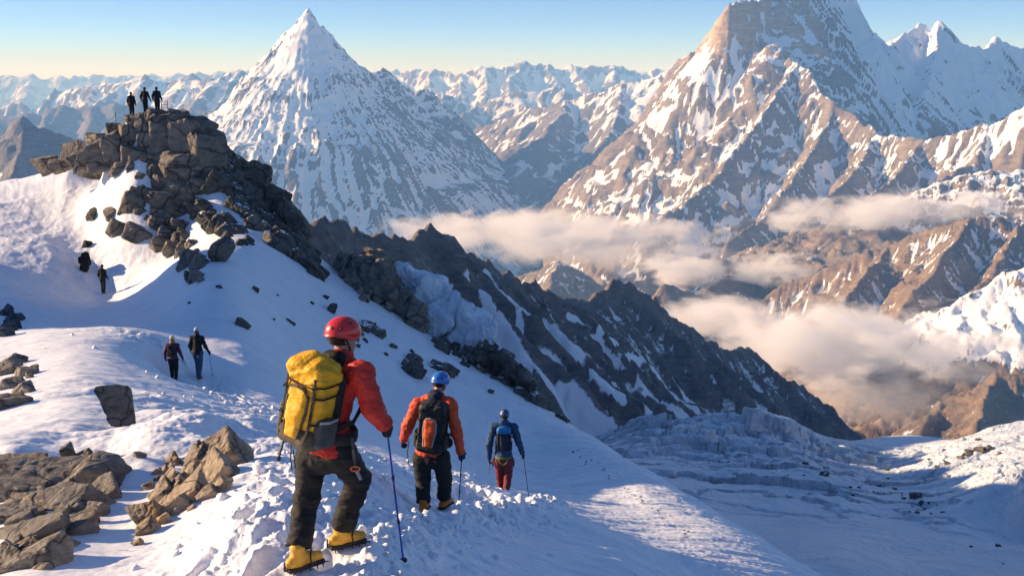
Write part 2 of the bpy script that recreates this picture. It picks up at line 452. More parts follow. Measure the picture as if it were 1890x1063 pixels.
# --- dark shoulder and glacier valley between the two peaks
make_mountain('mountain', 'dark shoulder with snow streaks between the pyramid and the great peak', [
    dict(p=pl((890, 230, 9300), (950, 208, 9000), (1000, 196, 8700), (1052, 180, 8500), (1100, 172, 8400), (1152, 150, 8300), (1216, 132, 8200), (1290, 110, 8200)), kl=0.8, kr=0.75, g=(90, 260), warp=60),
    dict(p=pl((1152, 150, 8300), (1140, 215, 7800), (1110, 270, 7300)), kl=0.8, kr=0.8, g=(80, 240), warp=50),
    dict(p=pl((1052, 180, 8500), (1020, 225, 8000), (985, 262, 7600)), kl=0.8, kr=0.8, g=(80, 240), warp=50),
], M_peak, -1300, 20.0, (70, 420), snow_rule(-700, -50, 1.0), seed=11, bbox=(-500, 2200, 6600, 10000))
make_mountain('mountain', 'small dark pyramid peak behind the snow slope at the left edge', [
    dict(p=pl((-120, 262, 4100), (-20, 268, 4050), (12, 246, 4000), (44, 212, 4000), (74, 236, 4000), (130, 250, 4050), (190, 272, 4100), (260, 330, 4100)), kl=1.0, kr=0.9, g=(45, 150), warp=25),
    dict(p=pl((44, 212, 4000), (36, 270, 3850), (20, 330, 3650)), kl=0.9, kr=0.9, g=(40, 120), warp=20),
], M_peak, -900, 9.0, (40, 260), lambda X, Y, Z, sl, h, gx, gy: snow_rule(-260, 0, 0.9)(X, Y, Z, sl, h, gx, gy) * 0.5 + 0.42 * sstep(-240, -420, Z), seed=12, margin=700, dc=1500)

# --- far ranges
def far_range(name, label, prof, seed, step, mat=None, lo=-900, hi=-150, **kw):
    rid = [dict(p=pl(*prof), kl=0.85, kr=0.85, g=(190, 480), warp=110, spike=(190, 520))]
    rng = random.Random(seed)
    for q in prof[1:-1]:
        x, y, z = P(*q)
        dx = rng.uniform(-500, 500)
        rid.append(dict(p=[(x, y, z), (x + dx * 0.5, y - 700, z - 320), (x + dx, y - 1600, z - 800)], kl=0.8, kr=0.8, g=(140, 380), warp=90, spike=(110, 330)))
    return make_mountain(name, label, rid, mat or M_far, -1500, step, (110, 800), snow_rule(lo, hi, 0.95), seed=seed, margin=2000, dc=4000, **kw)

far_range('mountain_range', 'pale sunlit snow range on the horizon between the two big peaks',
    [(640, 150, 17000), (735, 133, 17000), (790, 128, 16800), (850, 130, 16500), (900, 122, 16500), (960, 114, 16500), (1010, 122, 16500), (1060, 120, 16500), (1130, 115, 16500), (1180, 125, 16500), (1240, 122, 16500), (1330, 130, 16500)], 21, 42.0)
far_range('mountain_range', 'nearer hazy snow range in front of the horizon between the two big peaks',
    [(700, 190, 13000), (760, 182, 13000), (820, 176, 12800), (880, 186, 12600), (950, 168, 12600), (1040, 160, 12500), (1110, 170, 12500), (1200, 165, 12500), (1300, 180, 12400)], 22, 34.0)
far_range('mountain_range', 'sunlit snow range behind the three people on the rock summit',
    [(-60, 196, 12500), (40, 186, 12500), (110, 172, 12400), (170, 156, 12200), (225, 150, 12000), (270, 138, 12000), (310, 148, 12000), (350, 132, 11800), (376, 142, 11600), (420, 124, 11500), (440, 122, 11500), (480, 140, 11500)], 23, 32.0)
far_range('mountain_range', 'faint low range at the left end of the horizon',
    [(-300, 150, 24000), (-100, 142, 24000), (60, 137, 24000), (200, 140, 24000), (330, 134, 24000), (480, 128, 24000), (620, 134, 24000), (800, 130, 24000)], 24, 80.0)
far_range('mountain_range', 'blue shaded foothills below the snow range at the left',
    [(-200, 236, 9000), (0, 214, 9000), (90, 200, 9000), (170, 196, 9000), (250, 190, 9000), (330, 192, 9000), (400, 210, 9000)], 25, 26.0, lo=-500, hi=200)

# --- valley floor under everything
gx_ = np.linspace(-30000, 30000, 241); gy_ = np.linspace(1700, 42000, 241)
X, Y = np.meshgrid(gx_, gy_)
Z = -1320 + 260 * fbm(X / 2500, Y / 2500, 5, 77) + 200 * (ridged(X / 5200, Y / 5200, 5, 78) - 0.5)
props(link('valley_floor', grid_mesh('valley_floor', X, Y, Z, None, {'snow': 0.3 + 0 * Z}), M_far), 'deep valley floor under the fog', None, None, 'structure')

# --- the dark ridge that runs down behind the climbers
def dark_snow(X, Y, Z, sl, h, gx, gy):
    s = 0.14 + 0.12 * np.clip(h, -1, 1.5) - 0.1 * sstep(1.2, 2.2, sl)
    return s
dark_pts = pl((330, 300, 110), (402, 385, 200), (440, 392, 250), (490, 374, 300), (560, 386, 330), (600, 392, 350), (640, 408, 380), (700, 432, 420), (744, 440, 450), (772, 420, 480), (792, 414, 495), (815, 425, 510), (850, 452, 560), (900, 482, 620), (960, 517, 690), (1040, 540, 760), (1085, 548, 810), (1140, 512, 880), (1165, 520, 900), (1200, 545, 940), (1260, 592, 1000), (1330, 640, 1090), (1382, 640, 1150), (1430, 682, 1230), (1500, 722, 1350), (1550, 780, 1450), (1600, 830, 1550))
dark_ridges = [dict(p=dark_pts, kl=1.15, kr=1.08, g=(10, 30), warp=5, spike=(8, 20))]
rng = random.Random(4)
for i in (6, 9, 11, 13, 15, 17, 20, 22, 24):
    x, y, z = dark_pts[i]
    L = 55 + 0.09 * y
    dark_ridges.append(dict(p=[(x, y, z), (x + 0.42 * L, y - 0.22 * L, z - 0.36 * L), (x + 1.1 * L, y - 0.35 * L, z - 0.95 * L)], kl=1.1, kr=1.15, g=(8, 24), warp=4, blend=3))
make_mountain('mountain_ridge', 'dark rock ridge with snow couloirs running down behind the climbers', dark_ridges, M_dark, -760, 2.1, (12, 60), dark_snow, seed=31, bbox=(-190, 760, 90, 1650), dc=900, cut=0, streak=0.45, snowlines=[
    (3.6, ((945, 555), (975, 580), (1010, 614), (1055, 640), (1100, 690), (1150, 735))), (3, ((1000, 600), (1070, 650), (1133, 713), (1200, 775))),
    (2.6, ((862, 505), (900, 560), (940, 610), (973, 680))), (2, ((900, 505), (945, 560), (960, 590))), (3, ((925, 615), (950, 650), (972, 690))),
    (2, ((1048, 590), (1100, 625), (1151, 672))), (2.6, ((1104, 623), (1160, 655), (1207, 684), (1292, 760))), (2, ((1180, 705), (1240, 745), (1285, 790))), (4.5, ((975, 660), (1010, 705), (1060, 750), (1130, 800)))])
# ------------------------------------------------------------------ near ground: smooth surfaces through measured points
class Surface:
    """thin-plate surface z(x, y) through points; works on the slope z/y over (x/y, log y) so that near and far detail weigh alike"""
    TS = 2.2
    def __init__(self, pts, smooth=1e-4):
        a = np.array(pts, float)
        self.q = np.stack([a[:, 0] / a[:, 1] * self.TS, np.log(a[:, 1])], 1)
        w = a[:, 2] / a[:, 1]
        n = len(a)
        d = np.hypot(self.q[:, None, 0] - self.q[None, :, 0], self.q[:, None, 1] - self.q[None, :, 1])
        K = np.where(d > 0, d * d * np.log(d + 1e-12), 0) + smooth * np.eye(n)
        Pm = np.concatenate([np.ones((n, 1)), self.q], 1)
        A = np.zeros((n + 3, n + 3)); A[:n, :n] = K; A[:n, n:] = Pm; A[n:, :n] = Pm.T
        s = np.linalg.solve(A, np.concatenate([w, np.zeros(3)]))
        self.c, self.p = s[:n], s[n:]
    def w(self, t, L):
        a = t * self.TS
        r = self.p[0] + self.p[1] * a + self.p[2] * L
        for (qx, qy), c in zip(self.q, self.c):
            d2 = (a - qx) ** 2 + (L - qy) ** 2
            r = r + c * 0.5 * d2 * np.log(d2 + 1e-20)
        return r

def path_dist(t, L, path, ts=2.2):
    """distance to a polyline of (x, y) in the (x/y, log y) chart, times y = metres about"""
    q = [(x / y * 1.0, math.log(y)) for x, y in path]
    best = np.full(t.shape, 1e9)
    for (a0, b0), (a1, b1) in zip(q[:-1], q[1:]):
        dx, dy = a1 - a0, b1 - b0
        k = np.clip(((t - a0) * dx + (L - b0) * dy) / (dx * dx + dy * dy + 1e-12), 0, 1)
        best = np.minimum(best, np.hypot(t - a0 - k * dx, L - b0 - k * dy))
    return best * np.exp(L)

near_uvd = [
    # the beaten track and its outer rim
    (540, 1058, 7.5), (622, 1010, 8.1), (690, 975, 9.4), (740, 958, 11.3), (795, 941, 14.2), (860, 927, 18.0), (930, 913, 22.9),
    (690, 1022, 8.0), (765, 975, 10.5), (870, 962, 13.6), (960, 945, 16.8), (1030, 940, 18.5),
    # lit bench left of them
    (450, 960, 8.8), (480, 860, 12.0), (560, 900, 10.6), (700, 890, 14.0), (620, 830, 20.0), (700, 846, 21.5), (800, 866, 21.5), (900, 888, 22.0), (480, 790, 22.0), (560, 780, 26.0), (450, 740, 31.0),
    # shaded slope above the bench
    (500, 560, 54), (600, 612, 57), (700, 654, 59), (800, 694, 60), (900, 741, 60), (450, 640, 43), (560, 688, 47), (700, 748, 49), (800, 790, 50), (900, 835, 50), (1000, 880, 48),
    (560, 744, 38), (700, 808, 37), (800, 850, 35), (1000, 832, 54), (620, 530, 67), (400, 518, 51.5), (400, 495, 54), (450, 440, 64), (420, 600, 46),
    # its far edge, and what falls away behind it
    (540, 430, 73), (590, 485, 72), (660, 530, 71), (740, 585, 70), (820, 640, 68.5), (920, 700, 66), (1010, 756, 64), (1100, 812, 58), (1200, 870, 50), (1300, 932, 42), (1400, 995, 34), (1520, 1066, 27),
    (640, 620, 92), (800, 740, 90), (1010, 850, 84), (1200, 960, 68), (1400, 1090, 47), (1560, 1180, 35), (400, 480, 100), (540, 560, 100),
    (700, 760, 140), (400, 640, 140), (100, 560, 140), (1010, 920, 130), (1300, 1000, 120),
    # right hand slope in the foreground
    (760, 1040, 8.6), (850, 1063, 9.2), (900, 1000, 12.0), (1000, 1000, 14.5), (1000, 1063, 11.0), (1150, 1063, 13.0), (1200, 1000, 26.0), (1150, 930, 36), (1300, 1063, 20.0), (1100, 870, 47), (1050, 1200, 7.5), (1400, 1250, 11), (1700, 1400, 11), (800, 1250, 5.6),
    # foreground below the picture
    (560, 1250, 5.0), (250, 1150, 7.2), (0, 1250, 6.4), (945, 1500, 3.2), (400, 1500, 3.0), (1500, 1700, 5.0),
    # left foreground: rocks and humps
    (0, 1040, 9.0), (100, 960, 10.4), (0, 900, 12.4), (200, 1010, 9.4), (250, 960, 10.4), (350, 1000, 9.1), (350, 870, 12.4), (420, 830, 13.2), (290, 900, 11.8),
    (100, 870, 13.0), (100, 810, 14.5), (20, 830, 13.5), (240, 810, 14.0), (330, 800, 14.0), (420, 790, 15.5), (310, 770, 17.5), (225, 790, 16.5), (160, 760, 18.0), (60, 760, 18.5), (0, 790, 16.5),
    (150, 692, 25.0), (60, 715, 23.5), (230, 705, 25.0), (270, 720, 24.5), (200, 700, 25.2),
    (160, 660, 30), (160, 612, 38), (90, 625, 36), (250, 622, 38), (310, 650, 38), (330, 706, 36.5), (370, 697, 38), (300, 690, 33), (430, 705, 37), (60, 650, 33), (20, 690, 28),
    # the hollow behind, and the lit shoulder under the summit crag
    (150, 604, 46), (60, 600, 47), (0, 600, 49), (250, 590, 50), (340, 610, 45), (190, 541, 67), (100, 540, 63), (300, 560, 53), (0, 545, 56), (330, 480, 61), (250, 450, 71),
    (100, 470, 70), (0, 480, 67), (60, 400, 78), (180, 410, 75), (0, 338, 88), (70, 325, 88), (130, 312, 86), (200, 340, 80), (250, 330, 79),
    # the crag
    (205, 268, 79), (250, 248, 77.6), (300, 238, 77.8), (350, 252, 77.8), (378, 290, 77.6), (400, 345, 74.5), (330, 345, 76), (300, 385, 73.8), (420, 380, 73), (480, 410, 73),
    (210, 330, 98), (300, 300, 95), (380, 350, 95), (120, 390, 100), (0, 420, 105), (300, 420, 110),
]
near_pts = [P(*q) for q in near_uvd] + [(0, 0.6, -1.62), (-1.5, 0.8, -1.6), (1.5, 0.8, -2.2), (0.0, 1.6, -1.75), (-3, 2.5, -2.4), (3, 2.5, -3.6), (6, 5, -6.6),
    (-9, 10, -7.2), (-9, 6, -5.6), (-18, 18, -10.5), (-32, 40, -10.5), (-45, 62, -11.5), (-60, 80, -9), (-90, 90, -16), (12, 10, -11.5), (30, 30, -27), (50, 60, -44)]
S_near = Surface(near_pts, 3e-4)

tt = np.concatenate([np.linspace(-1.5, -0.56, 110, endpoint=False), np.linspace(-0.56, 0.56, 1150), np.linspace(0.56, 1.1, 50)[1:]])
LL = np.concatenate([np.linspace(math.log(0.6), math.log(5.2), 90, endpoint=False), np.linspace(math.log(5.2), math.log(82), 1150), np.linspace(math.log(82), math.log(150), 80)[1:]])
T, LG = np.meshgrid(tt, LL)
D = np.exp(LG)
NX = T * D
NZ = S_near.w(T, LG) * D

track = [P(*q)[:2] for q in ((500, 1180, 5.6), (575, 1040, 7.7), (660, 985, 8.9), (720, 962, 10.6), (792, 941, 14.2), (860, 927, 18.0), (930, 913, 22.9), (1000, 920, 26))]
track2 = [P(*q)[:2] for q in ((800, 866, 21.0), (640, 832, 19.0), (540, 800, 23), (440, 735, 31), (350, 703, 37), (290, 650, 38.5), (240, 618, 39))]
rim = [P(*q)[:2] for q in ((610, 1090, 6.9), (645, 1058, 7.4), (684, 1022, 8.1), (722, 994, 8.9), (768, 976, 10.7), (850, 961, 13.8), (950, 944, 17.0), (1035, 938, 19.0))]
rimb = [P(*q)[:2] for q in ((430, 1050, 7.7), (500, 985, 8.6), (560, 930, 10.2), (600, 900, 12.0), (640, 880, 14))]
d1 = path_dist(T, LG, track); d2 = path_dist(T, LG, track2); dr = path_dist(T, LG, rim); db = path_dist(T, LG, rimb)
sgn = NX - np.interp(D, [p[1] for p in rim], [p[0] for p in rim])
# large drifts, wind ribs along the fall line, ripples
NZ += 0.10 * fbm(NX / 3.1, D / 3.1, 4, 1) * sstep(4, 14, D)
NZ += 0.035 * fbm(NX / 0.9, D / 0.9, 4, 2)
slope_side = sstep(-2.0, 2.5, NX - np.interp(D, [6, 10, 14, 23, 40, 70], [0.3, 0.2, 0.5, 1.0, -3, -14]))
fallc = D * 0.94 - NX * 0.22
NZ += slope_side * (0.15 * fbm(NX / 5.5, fallc / 0.75, 4, 3) + 0.06 * ridged(NX / 1.6, fallc / 0.20, 3, 4)) * sstep(5, 9, D)
# unseen knoll added left of the picture to shade the hollow below the crag
NZ += 15.0 * np.exp(-((NX + 48) / 6.5) ** 2 - np.abs((D - 55.5) / 12.0) ** 6)
# trodden track: broken, lumpy snow, an outer rim of thrown up clods
def lumps(x, y, s, seed):
    a = ridged(x / s, y / s, 4, seed, 0.55)
    return (0.62 - a)
trod = np.exp(-(d1 / 0.75) ** 2) + 0.75 * np.exp(-(d2 / 1.5) ** 2)
bench = np.exp(-(db / 0.9) ** 2)
NZ += trod * (0.13 * lumps(NX, D, 0.85, 11) + 0.05 * fbm(NX / 0.25, D / 0.25, 4, 12)) - 0.10 * np.exp(-(d1 / 0.38) ** 2)
rimw = np.exp(-(dr / 0.28) ** 2)
NZ += rimw * (0.08 + 0.10 * fbm(NX / 0.5, D / 0.5, 4, 13) + 0.05 * lumps(NX, D, 0.3, 14)) * np.clip(D / 9, 0.8, 1.6)
NZ += np.exp(-((dr - 0.35) / 0.45) ** 2) * sstep(-0.1, 0.3, sgn) * 0.05 * fbm(NX / 0.16, D / 0.16, 3, 15)
NZ += bench * (0.10 * lumps(NX, D, 0.7, 16) + 0.06 * fbm(NX / 0.22, D / 0.22, 4, 17))
lit_b = np.exp(-(path_dist(T, LG, [P(*q)[:2] for q in ((480, 830, 15), (640, 850, 16), (760, 880, 17), (900, 895, 20.5))]) / 2.2) ** 2)
NZ += lit_b * (0.10 * lumps(NX, D, 1.3, 18) + 0.05 * fbm(NX / 0.35, D / 0.35, 4, 19))
hump = np.exp(-(path_dist(T, LG, [P(*q)[:2] for q in ((300, 800, 14.5), (420, 800, 15), (480, 760, 21), (300, 740, 22))]) / 2.4) ** 2)
NZ += hump * (0.42 * fbm(NX / 1.9, D / 1.9, 3, 20) + 0.10 * fbm(NX / 0.6, D / 0.6, 4, 21))
# wind scoured crust on the sunlit shoulder
crust = sstep(60, 70, D) * sstep(-17, -24, NX)
NZ += crust * (0.20 * ridged(NX / 3.0 + D / 9, D / 4.2, 4, 22) + 0.06 * lumps(NX, D, 0.8, 23))

# boot prints
prng = random.Random(2)
def prints(path, step, half, depth, jit):
    global NZ
    pp = [np.array(q) for q in path]; left = 0.0; side = 1
    for a, b in zip(pp[:-1], pp[1:]):
        L = np.linalg.norm(b - a); d = (b - a) / L; n = np.array((d[1], -d[0])); t = left
        while t < L:
            c = a + d * t + n * (side * half + prng.gauss(0, jit)); side = -side
            j0, j1 = np.searchsorted(LL, [math.log(max(c[1] - 0.6, 1)), math.log(c[1] + 0.6)])
            i0, i1 = np.searchsorted(tt, [c[0] / c[1] - 0.7 / c[1], c[0] / c[1] + 0.7 / c[1]])
            X_, Y_ = NX[j0:j1, i0:i1] - c[0], D[j0:j1, i0:i1] - c[1]
            al = X_ * d[0] + Y_ * d[1]; ac = X_ * n[0] + Y_ * n[1]
            q = np.sqrt((al / 0.19) ** 2 + (ac / 0.085) ** 2)
            k = depth * prng.uniform(0.7, 1.25)
            NZ[j0:j1, i0:i1] += -k * sstep(1.25, 0.75, q) + 0.30 * k * np.exp(-((q - 1.55) / 0.35) ** 2)
            t += step * prng.uniform(0.8, 1.2)
        left = t - L
prints(track, 0.36, 0.13, 0.085, 0.05); prints(track, 0.40, 0.36, 0.07, 0.10)
prints(track2, 0.55, 0.16, 0.12, 0.10); prints(track2, 0.6, 0.6, 0.10, 0.2); prints(rimb, 0.42, 0.14, 0.08, 0.12)
# where somebody stands the snow is packed to the soles
for (u, v, d, r) in [(548, 1054, 7.52, 0.22), (640, 1009, 8.05, 0.22), (781, 945, 14.1, 0.3), (820, 937, 14.35, 0.3), (930, 914, 22.9, 0.45), (322, 706, 36.6, 0.6), (367, 697, 38.0, 0.6), (191, 541, 66.5, 0.8), (244, 218, 77.2, 0.8), (269, 210, 77.0, 0.8), (291, 209, 77.0, 0.8)]:
    px_, py_, pz_ = P(u, v, d)
    wgt = np.exp(-(((NX - px_) ** 2 + (D - py_) ** 2) / (r * r)) ** 1.5)
    NZ = NZ * (1 - wgt) + pz_ * wgt
near_me = grid_mesh('snow_slope', NX, D, NZ)

class HeightMap:
    def __init__(self, tt, LL, Z):
        self.tt, self.LL, self.Z = tt, LL, Z
    def z(self, x, y):
        t = x / y; L = math.log(y)
        i = int(np.clip(np.searchsorted(self.tt, t) - 1, 0, len(self.tt) - 2)); j = int(np.clip(np.searchsorted(self.LL, L) - 1, 0, len(self.LL) - 2))
        a = min(max((t - self.tt[i]) / (self.tt[i + 1] - self.tt[i]), 0), 1); b = min(max((L - self.LL[j]) / (self.LL[j + 1] - self.LL[j]), 0), 1)
        Z = self.Z
        return float((Z[j, i] * (1 - a) + Z[j, i + 1] * a) * (1 - b) + (Z[j + 1, i] * (1 - a) + Z[j + 1, i + 1] * a) * b)
    def hit(self, u, v, d0=5.0, d1=140.0):
        """first point of the ground seen at pixel (u, v), as (x, y, z)"""
        prev = None
        d = d0
        while d < d1:
            x, y, z = P(u, v, d)
            if z < self.z(x, y):
                lo, hi = prev or d, d
                for _ in range(18):
                    m = 0.5 * (lo + hi); x, y, z = P(u, v, m)
                    if z < self.z(x, y): hi = m
                    else: lo = m
                return P(u, v, hi)
            prev = d; d *= 1.006
        return None
G = HeightMap(tt, LL, NZ)

ms = NT('snow')
p = ms.pos()
pw = ms.pos((0.35, 1.2, 1.0), (0, 0, R(-13)))
n1 = ms.noise(p, 0.5, 6, 0.6); n2 = ms.noise(p, 9.0, 6, 0.65); n3 = ms.noise(pw, 2.2, 6, 0.6, 0.4); n4 = ms.noise(p, 60.0, 3, 0.6)
c = ms.mix(ms.ramp(n1, [(0.35, 0.0), (0.7, 1.0)]), (0.80, 0.82, 0.86), (0.88, 0.885, 0.90))
# a little wind-blown grit in streaks down the right hand slope
g1 = ms.noise(ms.pos((0.22, 1.6, 1.0), (0, 0, R(-13))), 1.3, 5, 0.62, 0.3); g2 = ms.noise(p, 14.0, 5, 0.7)
grit = ms.math('MULTIPLY', ms.ramp(g1, [(0.57, 0.0), (0.69, 1.0)]), ms.ramp(g2, [(0.50, 0.0), (0.62, 1.0)]))
c = ms.mix(ms.math('MULTIPLY', grit, 0.7), c, (0.25, 0.25, 0.27))
ms.l(c, ms.b.inputs['Base Color'])
ms.b.inputs['Roughness'].default_value = 0.55
ms.b.inputs['Specular IOR Level'].default_value = 0.3
b1 = ms.bump(n3, 0.6, 0.14)
b2 = ms.bump(n2, 0.35, 0.03, b1)
ms.l(ms.bump(n4, 0.25, 0.006, b2), ms.b.inputs['Normal'])
M_snow = ms.m
props(link('snow_slope', near_me, M_snow), 'snow covered ridge and slope in the foreground with a trodden track', None, None, 'structure')

# clods of kicked-up snow along the track: too many to count
def chunk_field():
    rng = np.random.default_rng(3)
    vs_, fs_, o = [], [], 0
    v0, f0 = (lambda bm: (np.array([p.co[:] for p in bm.verts]), np.array([[q.index for q in p.verts] for p in bm.faces])))(_ico2())
    lines = [(rim, 0.15, 700, 0.85), (rim, 0.45, 200, 0.6), (track, 0.7, 120, 0.5), (rimb, 0.6, 240, 0.75), (track2, 1.2, 120, 0.9)]
    feet = [P(548, 1054, 7.52), P(640, 1009, 8.05), P(781, 945, 14.1), P(820, 937, 14.35), P(930, 914, 22.9)]
    for path, spread, n, sc in lines:
        pp = np.array(path); seg = np.linalg.norm(np.diff(pp, axis=0), axis=1); cum = np.concatenate([[0], np.cumsum(seg / pp[:-1, 1])])
        for q in range(n):
            t = rng.uniform(0, cum[-1]); i = min(int(np.searchsorted(cum, t) - 1), len(seg) - 1); i = max(i, 0)
            k = (t - cum[i]) / (cum[i + 1] - cum[i] + 1e-9)
            c = pp[i] * (1 - k) + pp[i + 1] * k + rng.normal(0, spread * (0.6 + pp[i][1] / 25), 2) * (1, 0.8)
            if min(math.hypot(c[0] - q_[0], c[1] - q_[1] + 0.12) for q_ in feet) < 0.34: continue
            s = sc * 0.011 * math.exp(rng.normal(0.25, 0.8)) * (0.75 + c[1] / 16)
            s = min(s, 0.010 + c[1] * 0.005)
            if c[1] < 7.3: continue
            v = v0 * (1 + 0.45 * noise(v0[:, 0] * 1.6 + q * 3.1, v0[:, 1] * 1.6 + v0[:, 2] * 1.3, q % 50)[:, None]) * rng.uniform(0.65, 1.35, 3) * s
            v = v @ np.array(Euler(rng.uniform(0, 6, 3)).to_matrix())
            v += np.array((c[0], c[1], G.z(c[0], c[1]) + s * 0.05)); vs_.append(v); fs_.append(f0 + o); o += len(v0)
    me = bpy.data.meshes.new('snow_chunks')
    me.from_pydata(np.concatenate(vs_).tolist(), [], np.concatenate(fs_).tolist())
    me.polygons.foreach_set('use_smooth', np.ones(len(me.polygons), bool))
    return me
def _ico2():
    bm = bmesh.new(); bmesh.ops.create_icosphere(bm, subdivisions=2, radius=1.0); bm.verts.ensure_lookup_table(); return bm
props(link('snow_chunks', chunk_field(), M_snow), 'broken clods of snow kicked up along the trodden track', None, None, 'stuff')

# ------------------------------------------------------------------ glacier basin at the lower right
gl_uvd = [(1100, 830, 200), (1180, 792, 255), (1280, 778, 262), (1380, 772, 258), (1455, 770, 252), (1482, 800, 246), (1550, 816, 290), (1650, 813, 320), (1730, 813, 310), (1780, 808, 225), (1830, 794, 198), (1890, 790, 188), (2000, 775, 180),
    (1890, 1063, 92), (1700, 1063, 90), (1560, 1063, 84), (1520, 1030, 90), (1890, 1010, 108), (1420, 962, 116), (1600, 965, 118), (1720, 1010, 106), (1500, 930, 130), (1350, 915, 132), (1640, 945, 134), (1800, 1000, 116), (1890, 955, 134),
    (1890, 900, 136), (1760, 905, 146), (1700, 880, 166), (1520, 885, 150), (1300, 890, 142), (1200, 850, 165), (1300, 835, 185), (1400, 820, 205), (1460, 800, 225), (1500, 850, 190), (1580, 840, 225), (1650, 832, 250), (1690, 860, 196), (1750, 845, 172), (1820, 832, 170), (1890, 850, 154),
    (1250, 1000, 100), (1100, 900, 130), (2100, 900, 150), (2100, 1063, 92), (1600, 1250, 60), (2000, 1300, 58), (1300, 1250, 65),
    (1180, 900, 330), (1400, 900, 340), (1600, 930, 400), (1850, 930, 340), (2050, 900, 330), (950, 900, 300), (1000, 870, 210)]
S_gl = Surface([P(*q) for q in gl_uvd], 2e-4)
gt = np.linspace(0.0, 0.72, 620); gL = np.concatenate([np.linspace(math.log(56), math.log(330), 640), np.linspace(math.log(330), math.log(420), 30)[1:]])
T2, L2 = np.meshgrid(gt, gL); D2 = np.exp(L2); X2 = T2 * D2
Z2 = S_gl.w(T2, L2) * D2
U2, V2 = project(X2, D2, Z2)
ice = np.clip(np.exp(-(((X2 - 48) / 34) ** 2 + ((D2 - 225) / 42) ** 2)) * 1.4, 0, 1)
cre = np.exp(-(((X2 - 38) / 26) ** 2 + ((D2 - 160) / 22) ** 2))
wx = X2 + 4 * fbm(X2 / 15, D2 / 15, 3, 51); wy = D2 + 4 * fbm(X2 / 15, D2 / 15, 3, 52)
def cells(x, y, seed):
    xi = np.floor(x); yi = np.floor(y)
    f1 = np.full(x.shape, 9.0); f2 = f1.copy(); hh = np.zeros(x.shape)
    for ox in (-1, 0, 1):
        for oy in (-1, 0, 1):
            cx, cy_ = xi + ox, yi + oy
            jx = _hash(cx, cy_, seed) / 65536.0; jy = _hash(cx, cy_, seed + 7) / 65536.0; hv = _hash(cx, cy_, seed + 11) / 65536.0
            d = np.hypot(x - cx - jx, y - cy_ - jy)
            nearer = d < f1
            f2 = np.where(nearer, f1, np.minimum(f2, d)); hh = np.where(nearer, hv, hh); f1 = np.where(nearer, d, f1)
    return f1, f2, hh
c1, c2, ch = cells(wx / 13 + wy / 40, wy / 9, 60); e1, e2, eh = cells(wx / 5.5, wy / 4.2, 61)
Z2 += ice * (4.2 * (ch - 0.5) + 2.0 * (eh - 0.5) + 1.6 * fbm(X2 / 9, D2 / 9, 4, 66) - 4.0 * sstep(0.16, 0.0, c2 - c1) - 1.0 * sstep(0.14, 0.0, e2 - e1) + 0.6 * fbm(X2 / 2.2, D2 / 2.2, 3, 54))
g1, g2_, gh = cells(wx / 17 + 0.35 * fbm(X2 / 6, D2 / 6, 3, 68), wy / 8 + 0.35 * fbm(X2 / 6, D2 / 6, 3, 69), 62)
Z2 += cre * (2.6 * (gh - 0.5) - 5.5 * sstep(0.085, 0.0, g2_ - g1) + 0.5 * fbm(X2 / 3, D2 / 3, 3, 55))
Z2 += 0.9 * fbm(X2 / 22, D2 / 22, 4, 56) + 0.22 * fbm(X2 / 4.5, D2 / 4.5, 4, 57)
lump = np.exp(-(((X2 - 72) / 20) ** 2 + ((D2 - 165) / 22) ** 2))
Z2 += lump * 0.5 * (0.6 - ridged(X2 / 3.0, D2 / 3.0, 4, 58))
mg = NT('glacier ice and snow')
p = mg.pos()
n1 = mg.noise(p, 0.08, 6, 0.6); n2 = mg.noise(p, 1.2, 6, 0.65); n3 = mg.noise(mg.pos((1, 0.4, 2.5), (0, 0, R(25))), 0.35, 6, 0.62, 0.5)
c = mg.mix(mg.ramp(n1, [(0.35, 0.0), (0.68, 1.0)]), (0.70, 0.77, 0.84), (0.86, 0.87, 0.89))
c = mg.mix(mg.ramp(mg.attr('ice'), [(0.2, 0.0), (0.8, 0.5)]), c, (0.60, 0.72, 0.80))
gr = mg.math('MULTIPLY', mg.ramp(n3, [(0.60, 0.0), (0.74, 1.0)]), mg.ramp(n2, [(0.5, 0.0), (0.62, 1.0)]))
c = mg.mix(mg.math('MULTIPLY', gr, 0.5), c, (0.16, 0.15, 0.14))
mg.l(c, mg.b.inputs['Base Color'])
mg.b.inputs['Roughness'].default_value = 0.5
mg.l(mg.bump(n2, 0.8, 0.7, mg.bump(n3, 0.7, 1.6)), mg.b.inputs['Normal'])
M_ice = mg.m
gl_me = grid_mesh('glacier', X2, D2, Z2, None, {'ice': ice})
props(link('glacier', gl_me, M_ice), 'crevassed glacier basin in blue shade at the lower right', None, None, 'structure')
GL = HeightMap(gt, gL, Z2)
# ------------------------------------------------------------------ rocks
_ico_cache = {}
def ico(sub):
    if sub not in _ico_cache:
        bm = bmesh.new(); bmesh.ops.create_icosphere(bm, subdivisions=sub, radius=1.0)
        bm.verts.ensure_lookup_table()
        v = np.array([p.co[:] for p in bm.verts]); f = np.array([[q.index for q in p.verts] for p in bm.faces])
        bm.free(); v /= np.linalg.norm(v, axis=1)[:, None]
        _ico_cache[sub] = (v, f)
    return _ico_cache[sub]

def rot3(ax, ay, az):
    return np.array(Euler((ax, ay, az)).to_matrix())

